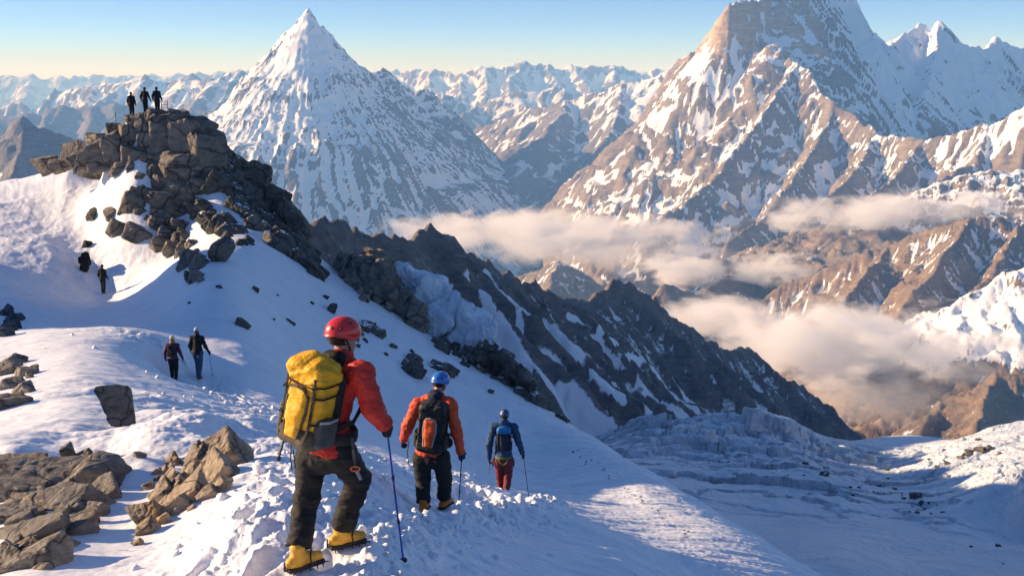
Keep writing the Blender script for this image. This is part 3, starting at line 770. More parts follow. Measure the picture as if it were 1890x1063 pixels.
def block(rng, size, rot, sub=4, chamfer=7, rough=0.05, sharp=1.0, boxy=0.8):
    """one fractured stone: a box cut by random planes, then roughened; size = half extents in metres"""
    v, f = ico(sub)
    ns = [(1, 0, 0), (-1, 0, 0), (0, 1, 0), (0, -1, 0), (0, 0, 1), (0, 0, -1)]
    hs = [1.0] * 6
    N = []
    for n in ns:
        q = np.array(n, float) + np.array([rng.gauss(0, 0.16) for _ in range(3)])
        N.append(q / np.linalg.norm(q))
    H = [rng.uniform(0.62, 1.0) * boxy + (1 - boxy) for _ in N]
    for _ in range(chamfer):
        q = np.array([rng.gauss(0, 1) for _ in range(3)]); q /= np.linalg.norm(q)
        N.append(q); H.append(rng.uniform(0.72, 1.12))
    N = np.array(N); H = np.array(H)
    dt = v @ N.T
    r = np.where(dt > 0.02, H[None] / np.maximum(dt, 0.02), 9.0)
    k = 22.0 * sharp
    rr = -np.log(np.exp(-k * (r - r.min(1, keepdims=True))).sum(1)) / k + r.min(1)
    co = v * rr[:, None]
    o = rng.uniform(0, 50)
    n1 = fbm(co[:, 0] * 1.7 + o + co[:, 2] * 0.9, co[:, 1] * 1.7 + co[:, 2] * 1.1, 5, 7)
    n2 = ridged(co[:, 0] * 3.1 + o, co[:, 2] * 3.1 + co[:, 1] * 2.3, 4, 8)
    co = co + v * (rough * 1.6 * n1 - rough * 1.2 * (n2 - 0.5))[:, None]
    co = co * np.array(size)[None]
    return co @ rot.T, f

def build_tris(name, parts):
    vs_, fs_, o = [], [], 0
    for v, f in parts:
        vs_.append(v); fs_.append(f + o); o += len(v)
    v = np.concatenate(vs_).astype(np.float32); f = np.concatenate(fs_).astype(np.int32)
    me = bpy.data.meshes.new(name)
    n = f.shape[1]
    me.vertices.add(len(v)); me.vertices.foreach_set('co', v.reshape(-1))
    me.loops.add(f.size); me.loops.foreach_set('vertex_index', f.reshape(-1))
    me.polygons.add(len(f))
    me.polygons.foreach_set('loop_start', (np.arange(len(f)) * n).astype(np.int32)); me.polygons.foreach_set('loop_total', np.full(len(f), n, np.int32))
    me.polygons.foreach_set('use_smooth', np.zeros(len(f), bool))
    me.update(calc_edges=True)
    return me

def rock_material(name, a, b, dark, scale, snow=0.5, lichen=None):
    m = NT(name)
    p = m.pos()
    n1 = m.noise(p, 0.55 * scale, 6, 0.6); n2 = m.noise(p, 4.0 * scale, 7, 0.68); n3 = m.noise(m.pos((1, 1, 2.2), (R(25), R(20), 0)), 1.6 * scale, 6, 0.65, 0.8)
    c = m.mix(m.ramp(n1, [(0.35, 0.0), (0.65, 1.0)]), a, b)
    c = m.mix(m.ramp(n3, [(0.30, 1.0), (0.50, 0.0)]), c, dark)
    c = m.mix(1.0, c, m.ramp(n2, [(0.3, 0.62), (0.7, 1.25)]), 'MULTIPLY')
    if lichen:
        n4 = m.noise(p, 1.1 * scale, 5, 0.6)
        c = m.mix(m.ramp(n4, [(0.56, 0.0), (0.68, 0.8)]), c, lichen)
    vo = m.t.nodes.new('ShaderNodeTexVoronoi'); vo.feature = 'DISTANCE_TO_EDGE'; vo.inputs['Scale'].default_value = 0.8 * scale
    wv = m.t.nodes.new('ShaderNodeVectorMath'); wv.operation = 'ADD'
    nv = m.t.nodes.new('ShaderNodeTexNoise'); nv.inputs['Scale'].default_value = 1.3 * scale; nv.inputs['Detail'].default_value = 3
    m.l(p, nv.inputs['Vector']); m.l(p, wv.inputs[0]); m.l(nv.outputs['Color'], wv.inputs[1]); m.l(wv.outputs[0], vo.inputs['Vector'])
    crack = m.ramp(vo.outputs['Distance'], [(0.0, 0.0), (0.035, 1.0)])
    c = m.mix(crack, dark, c)
    g = m.t.nodes.new('ShaderNodeNewGeometry'); sp = m.t.nodes.new('ShaderNodeSeparateXYZ'); m.l(g.outputs['Normal'], sp.inputs[0])
    f = m.math('ADD', sp.outputs['Z'], m.math('MULTIPLY', m.math('SUBTRACT', n2, 0.5), 0.9))
    f = m.math('ADD', f, m.math('MULTIPLY', m.math('SUBTRACT', n1, 0.5), 1.1))
    f = m.ramp(f, [(1.16 - 0.3 * snow, 0.0), (1.22 - 0.3 * snow, 1.0)])
    c = m.mix(f, c, SNOW)
    m.l(c, m.b.inputs['Base Color'])
    m.b.inputs['Roughness'].default_value = 0.85
    m.b.inputs['Specular IOR Level'].default_value = 0.2
    h = m.math('ADD', m.math('MULTIPLY', n2, 0.5), m.math('MULTIPLY', n3, 0.5))
    h = m.math('MULTIPLY', h, m.math('MULTIPLY_ADD', crack, 0.4, 0.6))
    m.l(m.bump(h, 0.8, 0.12 / scale), m.b.inputs['Normal'])
    return m.m
M_crag = rock_material('crag rock', (0.18, 0.16, 0.132), (0.28, 0.24, 0.19), (0.05, 0.046, 0.04), 0.55, 0.45)
M_crag_dark = rock_material('dark crag rock', (0.10, 0.095, 0.085), (0.17, 0.155, 0.13), (0.035, 0.034, 0.03), 0.7, 0.55)
M_near = rock_material('near rock', (0.26, 0.215, 0.16), (0.40, 0.32, 0.23), (0.07, 0.06, 0.05), 1.6, 0.05, (0.36, 0.20, 0.07))
M_near_grey = rock_material('near grey rock', (0.20, 0.18, 0.155), (0.32, 0.28, 0.225), (0.06, 0.055, 0.048), 1.4, 0.1, (0.27, 0.18, 0.09))
M_shade_black = rock_material('shade black rock', (0.018, 0.018, 0.02), (0.035, 0.035, 0.04), (0.008, 0.008, 0.009), 1.2, -0.8)  # the rock's shade is put into its near-black base colour
M_slab = rock_material('dark slab', (0.075, 0.085, 0.095), (0.12, 0.13, 0.14), (0.03, 0.032, 0.035), 1.2, -0.6)

def seat(u, v, dflt=None):
    """ground under the pixel, or the depth of the nearest ground below it where the pixel looks past the edge"""
    h = None; w = v
    while h is None and w < v + 220:
        h = G.hit(u, w); w += 5
    d = h[1] if h else (dflt or 70)
    return P(u, v, d), d

def stone(rng, u, v, w, h, d=None, foot=None, depth=None, rot=None, sub=3, sink=0.0, **kw):
    """a stone that shows w x h photo pixels large at (u, v)"""
    if foot is not None: d = seat(u, foot)[1]
    if d is None: (x, y, z), d = seat(u, v)
    else: x, y, z = P(u, v, d)
    s = d / F_PX
    hw, hh = w * s * 0.58, h * s * 0.58
    hd = (depth * s * 0.58) if depth else (hw + hh) * 0.5 * rng.uniform(0.75, 1.05)
    r = rot if rot is not None else (rng.uniform(-0.3, 0.3), rng.uniform(-0.35, 0.35), rng.uniform(-0.6, 0.6))
    co, f = block(rng, (hw, hd, hh), rot3(*r), sub, **kw)
    return co + np.array((x, y + hd * 0.35, z - sink * hh)), f

def inside(poly, u, v):
    c = False; j = len(poly) - 1
    for i in range(len(poly)):
        (a, b), (e, f) = poly[i], poly[j]
        if (b > v) != (f > v) and u < (e - a) * (v - b) / (f - b) + a: c = not c
        j = i
    return c

def fill(rng, poly, n, smin, smax, tilt=0.0, asp=1.0, d=None, sub=3, **kw):
    out = []; us = [p[0] for p in poly]; vs2 = [p[1] for p in poly]
    tries = 0
    while len(out) < n and tries < n * 40:
        tries += 1
        u = rng.uniform(min(us), max(us)); v = rng.uniform(min(vs2), max(vs2))
        if not inside(poly, u, v): continue
        s = smin + (smax - smin) * rng.random() ** 1.8
        a = asp * rng.uniform(0.75, 1.35)
        out.append(stone(rng, u, v, s * math.sqrt(a), s / math.sqrt(a), d=d, rot=(0.1 + rng.gauss(0, 0.10), tilt + rng.gauss(0, 0.12), 0.15 + rng.gauss(0, 0.22)), sub=sub, **kw))
    return out

def outcrop(name, label, parts, mat, cat='rock', loose=None):
    if loose and len(parts) > 1:                                    # stones that touch form the outcrop, the rest lie loose beside it
        bb = [(q[0].min(0), q[0].max(0)) for q in parts]; comp = list(range(len(parts)))
        def root_(i):
            while comp[i] != i: i = comp[i]
            return i
        for i in range(len(parts)):
            for j in range(i):
                g = 0.06 * (bb[i][1] - bb[i][0] + bb[j][1] - bb[j][0])
                if (bb[i][0] + g < bb[j][1] - g).all() and (bb[j][0] + g < bb[i][1] - g).all(): comp[root_(i)] = root_(j)
        r_ = [root_(i) for i in range(len(parts))]; big = max(set(r_), key=r_.count)
        for i, q in enumerate(parts):
            if r_[i] != big: outcrop('boulder', loose, [q], mat, 'boulder')['group'] = loose
        parts = [q for i, q in enumerate(parts) if r_[i] == big]
    v = np.concatenate([p[0] for p in parts])
    c = np.array((v[:, 0].mean(), v[:, 1].mean(), v[:, 2].min()))
    me = build_tris(name, [(p[0] - c, p[1]) for p in parts])
    o = link(name, me, mat); o.location = c
    props(o, label, cat)
    return o
def stones_each(name, label, group, parts, mat, cat='stone'):
    for k, q in enumerate(parts):
        o = outcrop(name, label, [q], mat, cat); o['group'] = group
def boulder(label, seed, u, v, w, h, mat, name='boulder', cat='boulder', sub=4, **kw):
    return outcrop(name, label, [stone(random.Random(seed), u, v, w, h, sub=sub, **kw)], mat, cat)

rng = random.Random(11)
# the summit crag: big jointed blocks first, rubble between them
cr = []
for (u, v, w, h, d, r) in [
    (300, 252, 66, 66, 76.5, (0, 0.1, 0.3)), (348, 262, 66, 74, 76.0, (0.1, -0.1, -0.3)), (372, 296, 48, 96, 75.6, (0, 0.06, -0.7)), (338, 318, 78, 74, 75.4, (0.1, 0.12, 0.2)), (298, 312, 66, 56, 75.6, (0, -0.2, 0.4)),
    (268, 268, 56, 44, 76.6, (0, 0.2, 0.1)), (318, 228, 60, 34, 76.8, (0, 0.1, 0.2)), (356, 240, 54, 40, 76.9, (0, 0.3, -0.3)), (282, 226, 46, 30, 77.0, (0, -0.15, 0.5)), (246, 236, 52, 26, 77.2, (0, -0.2, 0)),
    (262, 222, 30, 18, 77.0, (0, -0.1, 0)), (285, 214, 26, 20, 76.8, (0, 0.1, 0.4)), (322, 211, 18, 14, 76.6, (0, 0, 0.4)), (338, 214, 16, 13, 76.6, (0, 0, 0.1)), (308, 215, 22, 14, 76.9, (0, 0, 0)),
    (206, 240, 20, 28, 77.5, (0, 0.1, 0.3)), (192, 268, 104, 34, 77.2, (0.1, -0.52, 0.2)), (176, 282, 80, 26, 76.8, (0.1, -0.5, 0.1)), (216, 272, 50, 42, 76.6, (0, -0.3, 0.2)), (242, 292, 50, 42, 76.0, (0.1, 0.0, 0.2)), (222, 300, 34, 34, 76.2, (0, 0.3, 0.2)),
    (150, 300, 46, 32, 77.0, (0, -0.3, 0.2)), (186, 300, 44, 28, 76.6, (0, -0.3, 0)), (262, 310, 40, 40, 75.8, (0, 0.3, 0.2)),
    (332, 352, 80, 46, 74.6, (0.2, 0.5, 0)), (372, 352, 60, 54, 74.8, (0.1, 0.5, -0.2)), (300, 350, 56, 46, 74.8, (0, 0.3, 0.2)), (280, 335, 40, 34, 75.2, (0, 0.2, 0.2)),
]:
    cr.append(stone(rng, u, v, w * 1.08, h * 1.08, d=d, rot=r, sub=4, rough=0.045, boxy=0.9, chamfer=5))
cr += fill(rng, [(150, 290), (205, 235), (280, 212), (350, 222), (392, 262), (396, 345), (330, 380), (270, 335), (220, 315)], 60, 14, 40, 0.0)
cr += fill(rng, [(215, 232), (280, 208), (345, 214), (350, 232), (270, 240)], 26, 8, 20, 0.0, 1.5, d=76.6)
outcrop('rock_outcrop', 'tall blocky crag carrying the three dark people on its top', cr, M_crag, 'crag', 'loose boulder at the edge of the summit crag')
stones_each('boulder', 'brown boulder of the low group at the left foot of the summit crag', 'brown boulders left of the crag', [stone(rng, 90, 303, 52, 30, d=80, sub=4), stone(rng, 132, 285, 46, 38, d=79, sub=4), stone(rng, 112, 306, 40, 24, d=79, sub=4)], M_crag, 'boulder')
# descending rock ribs on the right of it
p = fill(rng, [(395, 300), (412, 286), (442, 300), (478, 314), (500, 345), (512, 375), (470, 430), (440, 400), (405, 350), (385, 340)], 46, 18, 56, 0.6, 1.1, sub=4)
p += fill(rng, [(478, 350), (515, 370), (548, 412), (575, 465), (592, 502), (588, 518), (540, 492), (500, 456), (470, 440), (462, 410)], 58, 16, 46, 0.75, 1.6, sub=4)
outcrop('rock_outcrop', 'steep dark rock rib falling from the summit crag down to a point in the snow', p, M_crag_dark, 'crag', 'loose boulder beside the steep dark rock rib')
p = fill(rng, [(325, 358), (372, 372), (415, 400), (455, 438), (462, 452), (450, 458), (410, 440), (370, 412), (340, 388)], 46, 12, 36, 0.6, 1.5, sub=4)
outcrop('rock_outcrop', 'narrow band of dark rocks in the snow just below the summit crag', p, M_crag_dark, 'crag', 'loose boulder beside the narrow band of dark rocks')
p = fill(rng, [(238, 352), (262, 345), (300, 360), (312, 385), (330, 425), (372, 478), (372, 528), (352, 520), (330, 492), (300, 465), (286, 420), (255, 400)], 62, 13, 38, 0.5, 1.2, sub=4)
p += [stone(rng, 243, 380, 48, 46, rot=(0, 0.3, 0.4), sub=4), stone(rng, 288, 372, 52, 38, rot=(0, 0.3, 0.1), sub=4), stone(rng, 252, 438, 54, 36, rot=(0, 0.3, 0.2), sub=4), stone(rng, 218, 428, 48, 30, rot=(0, 0.4, 0.2), sub=4)]
outcrop('rock_outcrop', 'chain of tumbled rocks trailing down the snow from the summit crag', p, M_crag, 'crag', 'loose boulder beside the chain of tumbled rocks')
boulder('squat pair of brown stones on the lit snow left of the summit crag', 21, 166, 328, 48, 36, M_crag)
boulder('small dark stone touching the squat brown stones left of the crag', 22, 190, 316, 30, 30, M_crag_dark)
boulder('small dark rock at the upper end of the shadow on the lit shoulder', 23, 172, 400, 30, 24, M_crag_dark)
boulder('pale flat rock next to the chain of rocks on the lit shoulder', 24, 206, 398, 34, 22, M_crag)
boulder('rounded boulder alone in shaded snow below the summit crag', 25, 405, 466, 42, 46, M_crag_dark, foot=482, rot=(0, 0.7, 0.2))
_r = random.Random(26)
outcrop('rock_outcrop', 'black jagged rock sticking out of the snow to the left of the lone dark hiker', [stone(_r, u, v, w, h, foot=500, rot=(0, t, 0.3), sub=4, rough=0.12, boxy=0.6, chamfer=9) for u, v, w, h, t in ((154, 488, 15, 26, 0.2), (160, 480, 11, 26, -0.15), (150, 480, 9, 16, 0.1), (158, 494, 12, 14, 0.4))], M_shade_black)
boulder('small dark rock above the black rock near the lone hiker', 27, 160, 455, 13, 24, M_shade_black)
for i, (u, v, w, h) in enumerate([(405, 531, 14, 9), (470, 536, 14, 12), (538, 597, 18, 9), (446, 602, 30, 20), (512, 545, 7, 6), (350, 560, 7, 5), (610, 575, 16, 26), (600, 550, 10, 10), (640, 590, 10, 8), (505, 590, 6, 5), (575, 560, 7, 6), (660, 640, 9, 8), (725, 640, 14, 10), (712, 655, 10, 8), (760, 650, 10, 9), (905, 725, 12, 12), (1040, 775, 22, 14), (1030, 770, 14, 12)]):
    o = boulder('small dark stone poking out of the shaded snow slope', 40 + i, u, v, w, h, M_crag_dark, name='stone', cat='stone', sub=3, rot=(0, 0.6, 0.2))
    o['group'] = 'small stones on the shaded snow slope'
# rock tower and ledges further down the edge of the slope
p = fill(rng, [(632, 496), (655, 478), (690, 490), (735, 505), (760, 560), (792, 612), (776, 622), (735, 585), (700, 572), (662, 556), (642, 530)], 62, 18, 48, 0.5, 1.0, sub=4)
p += [stone(rng, 690, 478, 40, 34, d=71, sub=4), stone(rng, 668, 490, 34, 34, d=71, sub=4), stone(rng, 706, 494, 34, 40, d=70.6, sub=4), stone(rng, 684, 466, 22, 16, d=71, sub=4), stone(rng, 660, 520, 50, 60, d=70, sub=4), stone(rng, 700, 535, 60, 66, d=69.8, sub=4), stone(rng, 735, 560, 50, 60, d=69.6, sub=4)]
outcrop('rock_outcrop', 'stubby rock tower with sunlit tips on the slope edge above the red helmet', p, M_crag, 'crag', 'loose boulder beside the stubby rock tower')
p = fill(rng, [(790, 605), (830, 630), (872, 652), (900, 630), (932, 655), (972, 700), (1004, 748), (1000, 756), (960, 735), (920, 706), (870, 684), (820, 655)], 70, 12, 38, 0.65, 1.4, sub=4)
outcrop('rock_outcrop', 'ragged dark rock band under the ice cliff at the edge of the slope', p, M_crag_dark, 'crag', 'loose boulder beside the ragged rock band')
p = fill(rng, [(655, 598), (680, 596), (705, 620), (704, 634), (668, 632)], 14, 8, 26, 0.5, 1.6)
stones_each('stone', 'snowy dark stone of the low clump right behind the red helmet', 'clump of stones behind the red helmet', p, M_crag_dark)
p = fill(rng, [(735, 655), (770, 670), (775, 698), (750, 690)], 8, 12, 34, 0.5, 1.2) + fill(rng, [(800, 672), (838, 682), (842, 706), (815, 698)], 9, 10, 28, 0.5, 1.4)
stones_each('stone', 'dark stone in the snow slope above the light blue helmet', 'stones above the light blue helmet', p, M_crag_dark)

# ice cliff between tower and rock band
p = []
for (u, v, w, h, d) in [(760, 530, 60, 60, 72), (790, 560, 70, 80, 71.5), (825, 585, 76, 86, 71), (862, 612, 70, 84, 70.5), (890, 622, 46, 66, 70), (800, 600, 60, 60, 70.4), (845, 640, 60, 50, 70), (745, 505, 40, 26, 72.5), (780, 530, 46, 40, 72)]:
    p.append(stone(rng, u, v, w * 1.1, h * 1.1, d=d, depth=60, rot=(rng.uniform(-0.2, 0.2), 0.5 + rng.gauss(0, 0.1), rng.uniform(-0.3, 0.3)), sub=5, rough=0.13, sharp=0.7, chamfer=6))
mi = NT('cliff ice')
q = mi.pos((1, 1, 0.45)); n1 = mi.noise(q, 1.6, 6, 0.6, 0.4); n2 = mi.noise(mi.pos(), 5.0, 5, 0.65)
mi.l(mi.mix(mi.ramp(n1, [(0.35, 0.0), (0.62, 1.0)]), (0.52, 0.63, 0.72), (0.80, 0.84, 0.88)), mi.b.inputs['Base Color'])
mi.b.inputs['Roughness'].default_value = 0.4
mi.l(mi.bump(n1, 0.7, 0.4, mi.bump(n2, 0.5, 0.15)), mi.b.inputs['Normal'])
ice_o = outcrop('ice_cliff', 'pale blue cliff of ice hanging at the edge of the snow slope', p, mi.m, 'ice cliff')
for q in ice_o.data.polygons: q.use_smooth = True

# --- left foreground rocks
rng = random.Random(5)
p = []
for (u, v, w, h, r) in [(60, 905, 200, 110, (0.2, 0.1, 0.1)), (165, 895, 110, 90, (0.3, -0.5, -0.3)), (148, 862, 80, 46, (0.3, -0.5, -0.1)), (30, 880, 90, 70, (0.2, 0, 0.2)), (120, 940, 130, 70, (0.2, -0.35, 0)), (190, 920, 70, 60, (0.2, -0.5, 0.3)),
                        (60, 990, 120, 56, (0.2, -0.2, 0)), (130, 985, 90, 50, (0.2, -0.35, 0.1)), (20, 960, 90, 60, (0.2, 0, 0)), (60, 1040, 120, 80, (0.1, -0.3, 0.2)), (5, 1040, 70, 90, (0.1, 0, 0.2)), (100, 1010, 60, 40, (0.1, -0.4, 0.3)), (150, 965, 60, 40, (0.1, -0.4, 0.3)), (20, 862, 60, 30, (0, -0.1, 0)), (60, 866, 50, 26, (0, -0.1, 0)), (95, 868, 44, 30, (0, -0.2, 0.4))]:
    p.append(stone(rng, u, v, w * 1.06, h * 1.15, rot=r, sub=5, rough=0.05, boxy=0.92, chamfer=4, sink=0.25))
p += fill(rng, [(0, 850), (100, 865), (160, 850), (215, 910), (170, 960), (90, 1063), (0, 1063)], 34, 20, 60, -0.4, 1.6, sub=4, sink=0.1)
outcrop('rock_outcrop', 'large cracked slabs of grey rock in the bottom left corner', p, M_near_grey, 'rock', 'loose boulder beside the cracked grey slabs')
p = []
for (u, v, w, h, r) in [(415, 850, 70, 70, (0.2, -0.7, 0.1)), (375, 852, 40, 56, (0.2, -0.6, -0.2)), (395, 885, 66, 60, (0.2, -0.7, 0.2)), (345, 880, 46, 30, (0.2, -0.7, 0)), (340, 925, 70, 44, (0.2, -0.7, 0.2)), (305, 915, 40, 46, (0.1, -0.6, 0.4)), (365, 905, 40, 40, (0.1, -0.6, 0.4)), (285, 960, 44, 60, (0.2, -0.6, 0.3)), (265, 985, 36, 30, (0.2, -0.6, 0.1)), (325, 945, 50, 36, (0.1, -0.7, 0.2)), (385, 915, 36, 34, (0.1, -0.7, 0.2)), (310, 890, 34, 20, (0.1, -0.7, 0))]:
    p.append(stone(rng, u, v, w * 1.3, h * 1.3, rot=r, sub=5, rough=0.06, boxy=0.9, chamfer=4, sink=0.2))
p += fill(rng, [(445, 828), (450, 850), (400, 915), (300, 975), (252, 1008), (256, 975), (300, 905), (370, 835)], 34, 14, 40, -0.7, 1.5, sub=4)
outcrop('rock_outcrop', 'warm sunlit rib of broken rock in the snow left of the nearest climber', p, M_near, 'rock', 'loose stone beside the sunlit rock rib')
p = fill(rng, [(262, 905), (290, 868), (322, 845), (332, 850), (310, 872), (276, 905)], 13, 9, 26, -0.6, 1.3)
stones_each('stone', 'small stone of the string between the grey slabs and the sunlit rib', 'string of small stones', p, M_near)
boulder('square block of rock leaning against the right end of the grey slabs', 61, 184, 950, 34, 40, M_near_grey, rot=(0.1, -0.2, 0.3))
boulder('small upright stone on the snow above the grey slabs', 62, 124, 842, 26, 44, M_near_grey, foot=856, rot=(0, -0.15, 0.3))
boulder('little dark stone in the snow above the sunlit rock rib', 63, 258, 843, 26, 16, M_near_grey)
boulder('dark tilted slab standing in a snow pit on the left', 64, 226, 764, 52, 84, M_slab, foot=786, name='rock_slab', cat='rock', rot=(-0.25, -0.3, 0.35), depth=30, boxy=0.97, chamfer=2)
p = fill(rng, [(0, 668), (30, 672), (75, 700), (70, 716), (30, 735), (10, 762), (0, 760)], 20, 14, 50, 0.1, 1.3, sub=4)
stones_each('boulder', 'grey boulder of the heap beside the snow hump at the left edge', 'heap of boulders at the left edge', p, M_near_grey, 'boulder')
p = fill(rng, [(0, 572), (20, 566), (46, 572), (40, 590), (22, 610), (0, 632)], 15, 12, 34, -0.3, 1.2, sub=4)
stones_each('boulder', 'black shaded boulder in the upper cluster at the left edge', 'black boulders at the left edge', p, M_slab, 'boulder')

# --- stones on the glacier
def gl_stone(label, seed, u, v, w, h, mat, **kw):
    hit = GL.hit(u, v, 58, 400)
    if hit is None: return None
    return outcrop('stone', label, [stone(random.Random(seed), u, v, w, h, d=hit[1], sub=3, **kw)], mat, 'stone')
gl_stone('dark boulder in the glacier snow, the largest at the lower right', 70, 1692, 918, 22, 15, M_crag_dark)
gl_stone('dark stone in the hollow at the foot of the icefall', 71, 1522, 878, 22, 12, M_crag_dark)
gl_stone('lone dark stone near the right edge on the shaded glacier', 72, 1844, 1008, 12, 7, M_crag_dark)
p = []
for (u, v, w, h) in [(1808, 832, 22, 14), (1792, 838, 18, 12), (1824, 828, 16, 10), (1775, 846, 14, 8), (1748, 856, 14, 7), (1845, 838, 10, 8), (1806, 812, 10, 6), (1730, 862, 10, 6)]:
    hit = GL.hit(u, v, 58, 400)
    if hit: p.append(stone(rng, u, v, w, h, d=hit[1], sub=3))
stones_each('boulder', 'brown boulder on the sunlit snow hump at the right edge', 'boulders on the snow hump', p, M_crag, 'boulder')
rng = random.Random(8); k = 0
while k < 48:
    cu, cv = rng.choice(((1560, 898), (1600, 905), (1640, 915), (1480, 872), (1700, 935), (1760, 850))); u = rng.gauss(cu, 30); v = rng.gauss(cv, 11)
    if rng.random() < 0.25: u = rng.uniform(1600, 1880); v = 880 + (u - 1600) * 0.55 + rng.gauss(0, 18)
    if not (1180 < u < 1885 and 830 < v < 1055): continue
    s = 2.0 + 6.5 * rng.random() ** 2.5
    o = gl_stone('small dark stone scattered on the shaded glacier snow', 100 + k, u, v, s * 1.4, s, M_crag_dark)
    if o: o['group'] = 'scattered stones on the glacier'
    k += 1

rng = random.Random(12); q = []
for k in range(34):
    t = rng.random(); u = 1062 + 210 * t + rng.gauss(0, 5); v = 832 + 158 * t + rng.gauss(0, 4)
    if G.hit(u, v): q.append(stone(rng, u, v, rng.uniform(2.5, 6), rng.uniform(2, 4), sub=2))
stones_each('stone', 'tiny stone of the dark line running down the right hand snow slope', 'line of tiny stones on the snow slope', q, M_crag_dark)
# ------------------------------------------------------------------ solids from distance fields
def f_cap(a, b, ra, rb):
    a = np.array(a, float); b = np.array(b, float); d = b - a; L = d @ d + 1e-12
    def f(p):
        h = np.clip((p - a) @ d / L, 0, 1)
        return np.linalg.norm(p - a - h[:, None] * d, axis=1) - (ra + (rb - ra) * h)
    return f
def f_ell(c, r, rot=None):
    c = np.array(c, float); r = np.array(r, float)
    def f(p):
        q = p - c
        if rot is not None: q = q @ rot
        k0 = np.linalg.norm(q / r, axis=1); k1 = np.linalg.norm(q / (r * r), axis=1) + 1e-9
        return k0 * (k0 - 1) / k1
    return f
def f_box(c, hf, rad, rot=None):
    c = np.array(c, float); hf = np.array(hf, float) - rad
    def f(p):
        q = p - c
        if rot is not None: q = q @ rot
        q = np.abs(q) - hf
        return np.linalg.norm(np.maximum(q, 0), axis=1) + np.minimum(q.max(1), 0) - rad
    return f
def f_flat(a, b, ra, rb, flat, fwd):
    """tapered limb flattened along fwd (a trunk is wider than deep)"""
    a = np.array(a, float); b = np.array(b, float); fw = np.array(fwd, float); fw /= np.linalg.norm(fw)
    g = f_cap([0, 0, 0], (b - a) + fw * ((b - a) @ fw) * (1 / flat - 1), ra, rb)
    def f(p):
        q = p - a
        q = q + fw[None] * ((q @ fw) * (1 / flat - 1))[:, None]
        return g(q) * (0.5 + 0.5 * flat)
    return f
def smin(a, b, k):
    h = np.clip(0.5 + 0.5 * (b - a) / k, 0, 1)
    return b * (1 - h) + a * h - k * h * (1 - h)
def union(fs, k):
    def f(p):
        r = fs[0](p)
        for g in fs[1:]: r = smin(r, g(p), k)
        return r
    return f
def minus(f0, g0, k=0.004):
    return lambda p: -smin(-f0(p), g0(p), k)
def crumple(f0, amp, s, seed=0, vert=1.6):
    def f(p):
        n = fbm(p[:, 0] * s + p[:, 2] * s * 0.35, p[:, 2] * s * vert + p[:, 1] * s * 0.8, 3, seed)
        m = ridged(p[:, 1] * s * 0.8 - p[:, 0] * s * 0.5, p[:, 2] * s * vert * 1.1 + p[:, 0] * s * 0.4, 2, seed + 3)
        return f0(p) + amp * n - amp * 0.8 * (m - 0.6)
    return f

def solid(name, f, lo, hi, h, mat, parent=None, smooth=True):
    """closed surface where f = 0, by surface nets, evaluated near the surface only"""
    lo = np.array(lo, float) - 2 * h; hi = np.array(hi, float) + 2 * h
    B = 8
    nb = np.ceil((hi - lo) / (h * B)).astype(int) + 1
    n = nb * B
    cx = [lo[i] + (np.arange(nb[i]) * B + (B - 1) / 2) * h for i in range(3)]
    C = np.stack(np.meshgrid(*cx, indexing='ij'), -1).reshape(-1, 3)
    fc = f(C)
    vals = np.repeat(np.repeat(np.repeat(fc.reshape(nb), B, 0), B, 1), B, 2).astype(np.float64)
    act = np.nonzero(np.abs(fc) < h * B * 1.25)[0]
    off = np.stack(np.meshgrid(np.arange(B), np.arange(B), np.arange(B), indexing='ij'), -1).reshape(-1, 3)
    bi = np.stack(np.unravel_index(act, nb), -1) * B
    I = (bi[:, None, :] + off[None]).reshape(-1, 3)
    for s in range(0, len(I), 400000):
        J = I[s:s + 400000]
        vals[J[:, 0], J[:, 1], J[:, 2]] = f(lo + J * h)
    ins = vals < 0
    nc = n - 1
    acc = np.zeros((*nc, 3)); cnt = np.zeros(nc)
    quads = []
    for ax in range(3):
        sl0 = [slice(None)] * 3; sl1 = [slice(None)] * 3
        sl0[ax] = slice(0, -1); sl1[ax] = slice(1, None)
        v0, v1 = vals[tuple(sl0)], vals[tuple(sl1)]
        E = np.argwhere((v0 < 0) != (v1 < 0))
        o1, o2 = [a for a in range(3) if a != ax]
        E = E[(E[:, o1] > 0) & (E[:, o2] > 0) & (E[:, o1] < nc[o1]) & (E[:, o2] < nc[o2])]
        a = v0[tuple(E.T)]; b = v1[tuple(E.T)]
        pt = E.astype(float); pt[:, ax] += a / (a - b)
        cells = []
        for d1, d2 in ((-1, -1), (0, -1), (0, 0), (-1, 0)):
            c = E.copy(); c[:, o1] += d1; c[:, o2] += d2
            np.add.at(acc, tuple(c.T), pt); np.add.at(cnt, tuple(c.T), 1)
            cells.append(np.ravel_multi_index(tuple(c.T), nc))
        q = np.stack(cells, -1)
        flip = (a < 0) if ax != 1 else (a > 0)
        q[~flip] = q[~flip][:, ::-1]
        quads.append(q)
    q = np.concatenate(quads)
    ids = np.unique(q)
    remap = np.zeros(int(np.prod(nc)), np.int64); remap[ids] = np.arange(len(ids))
    co = acc.reshape(-1, 3)[ids] / cnt.reshape(-1)[ids][:, None] * h + lo
    me = build_tris(name, [(co, remap[q])])
    me.polygons.foreach_set('use_smooth', np.full(len(q), smooth, bool))
    return link(name, me, mat, parent)

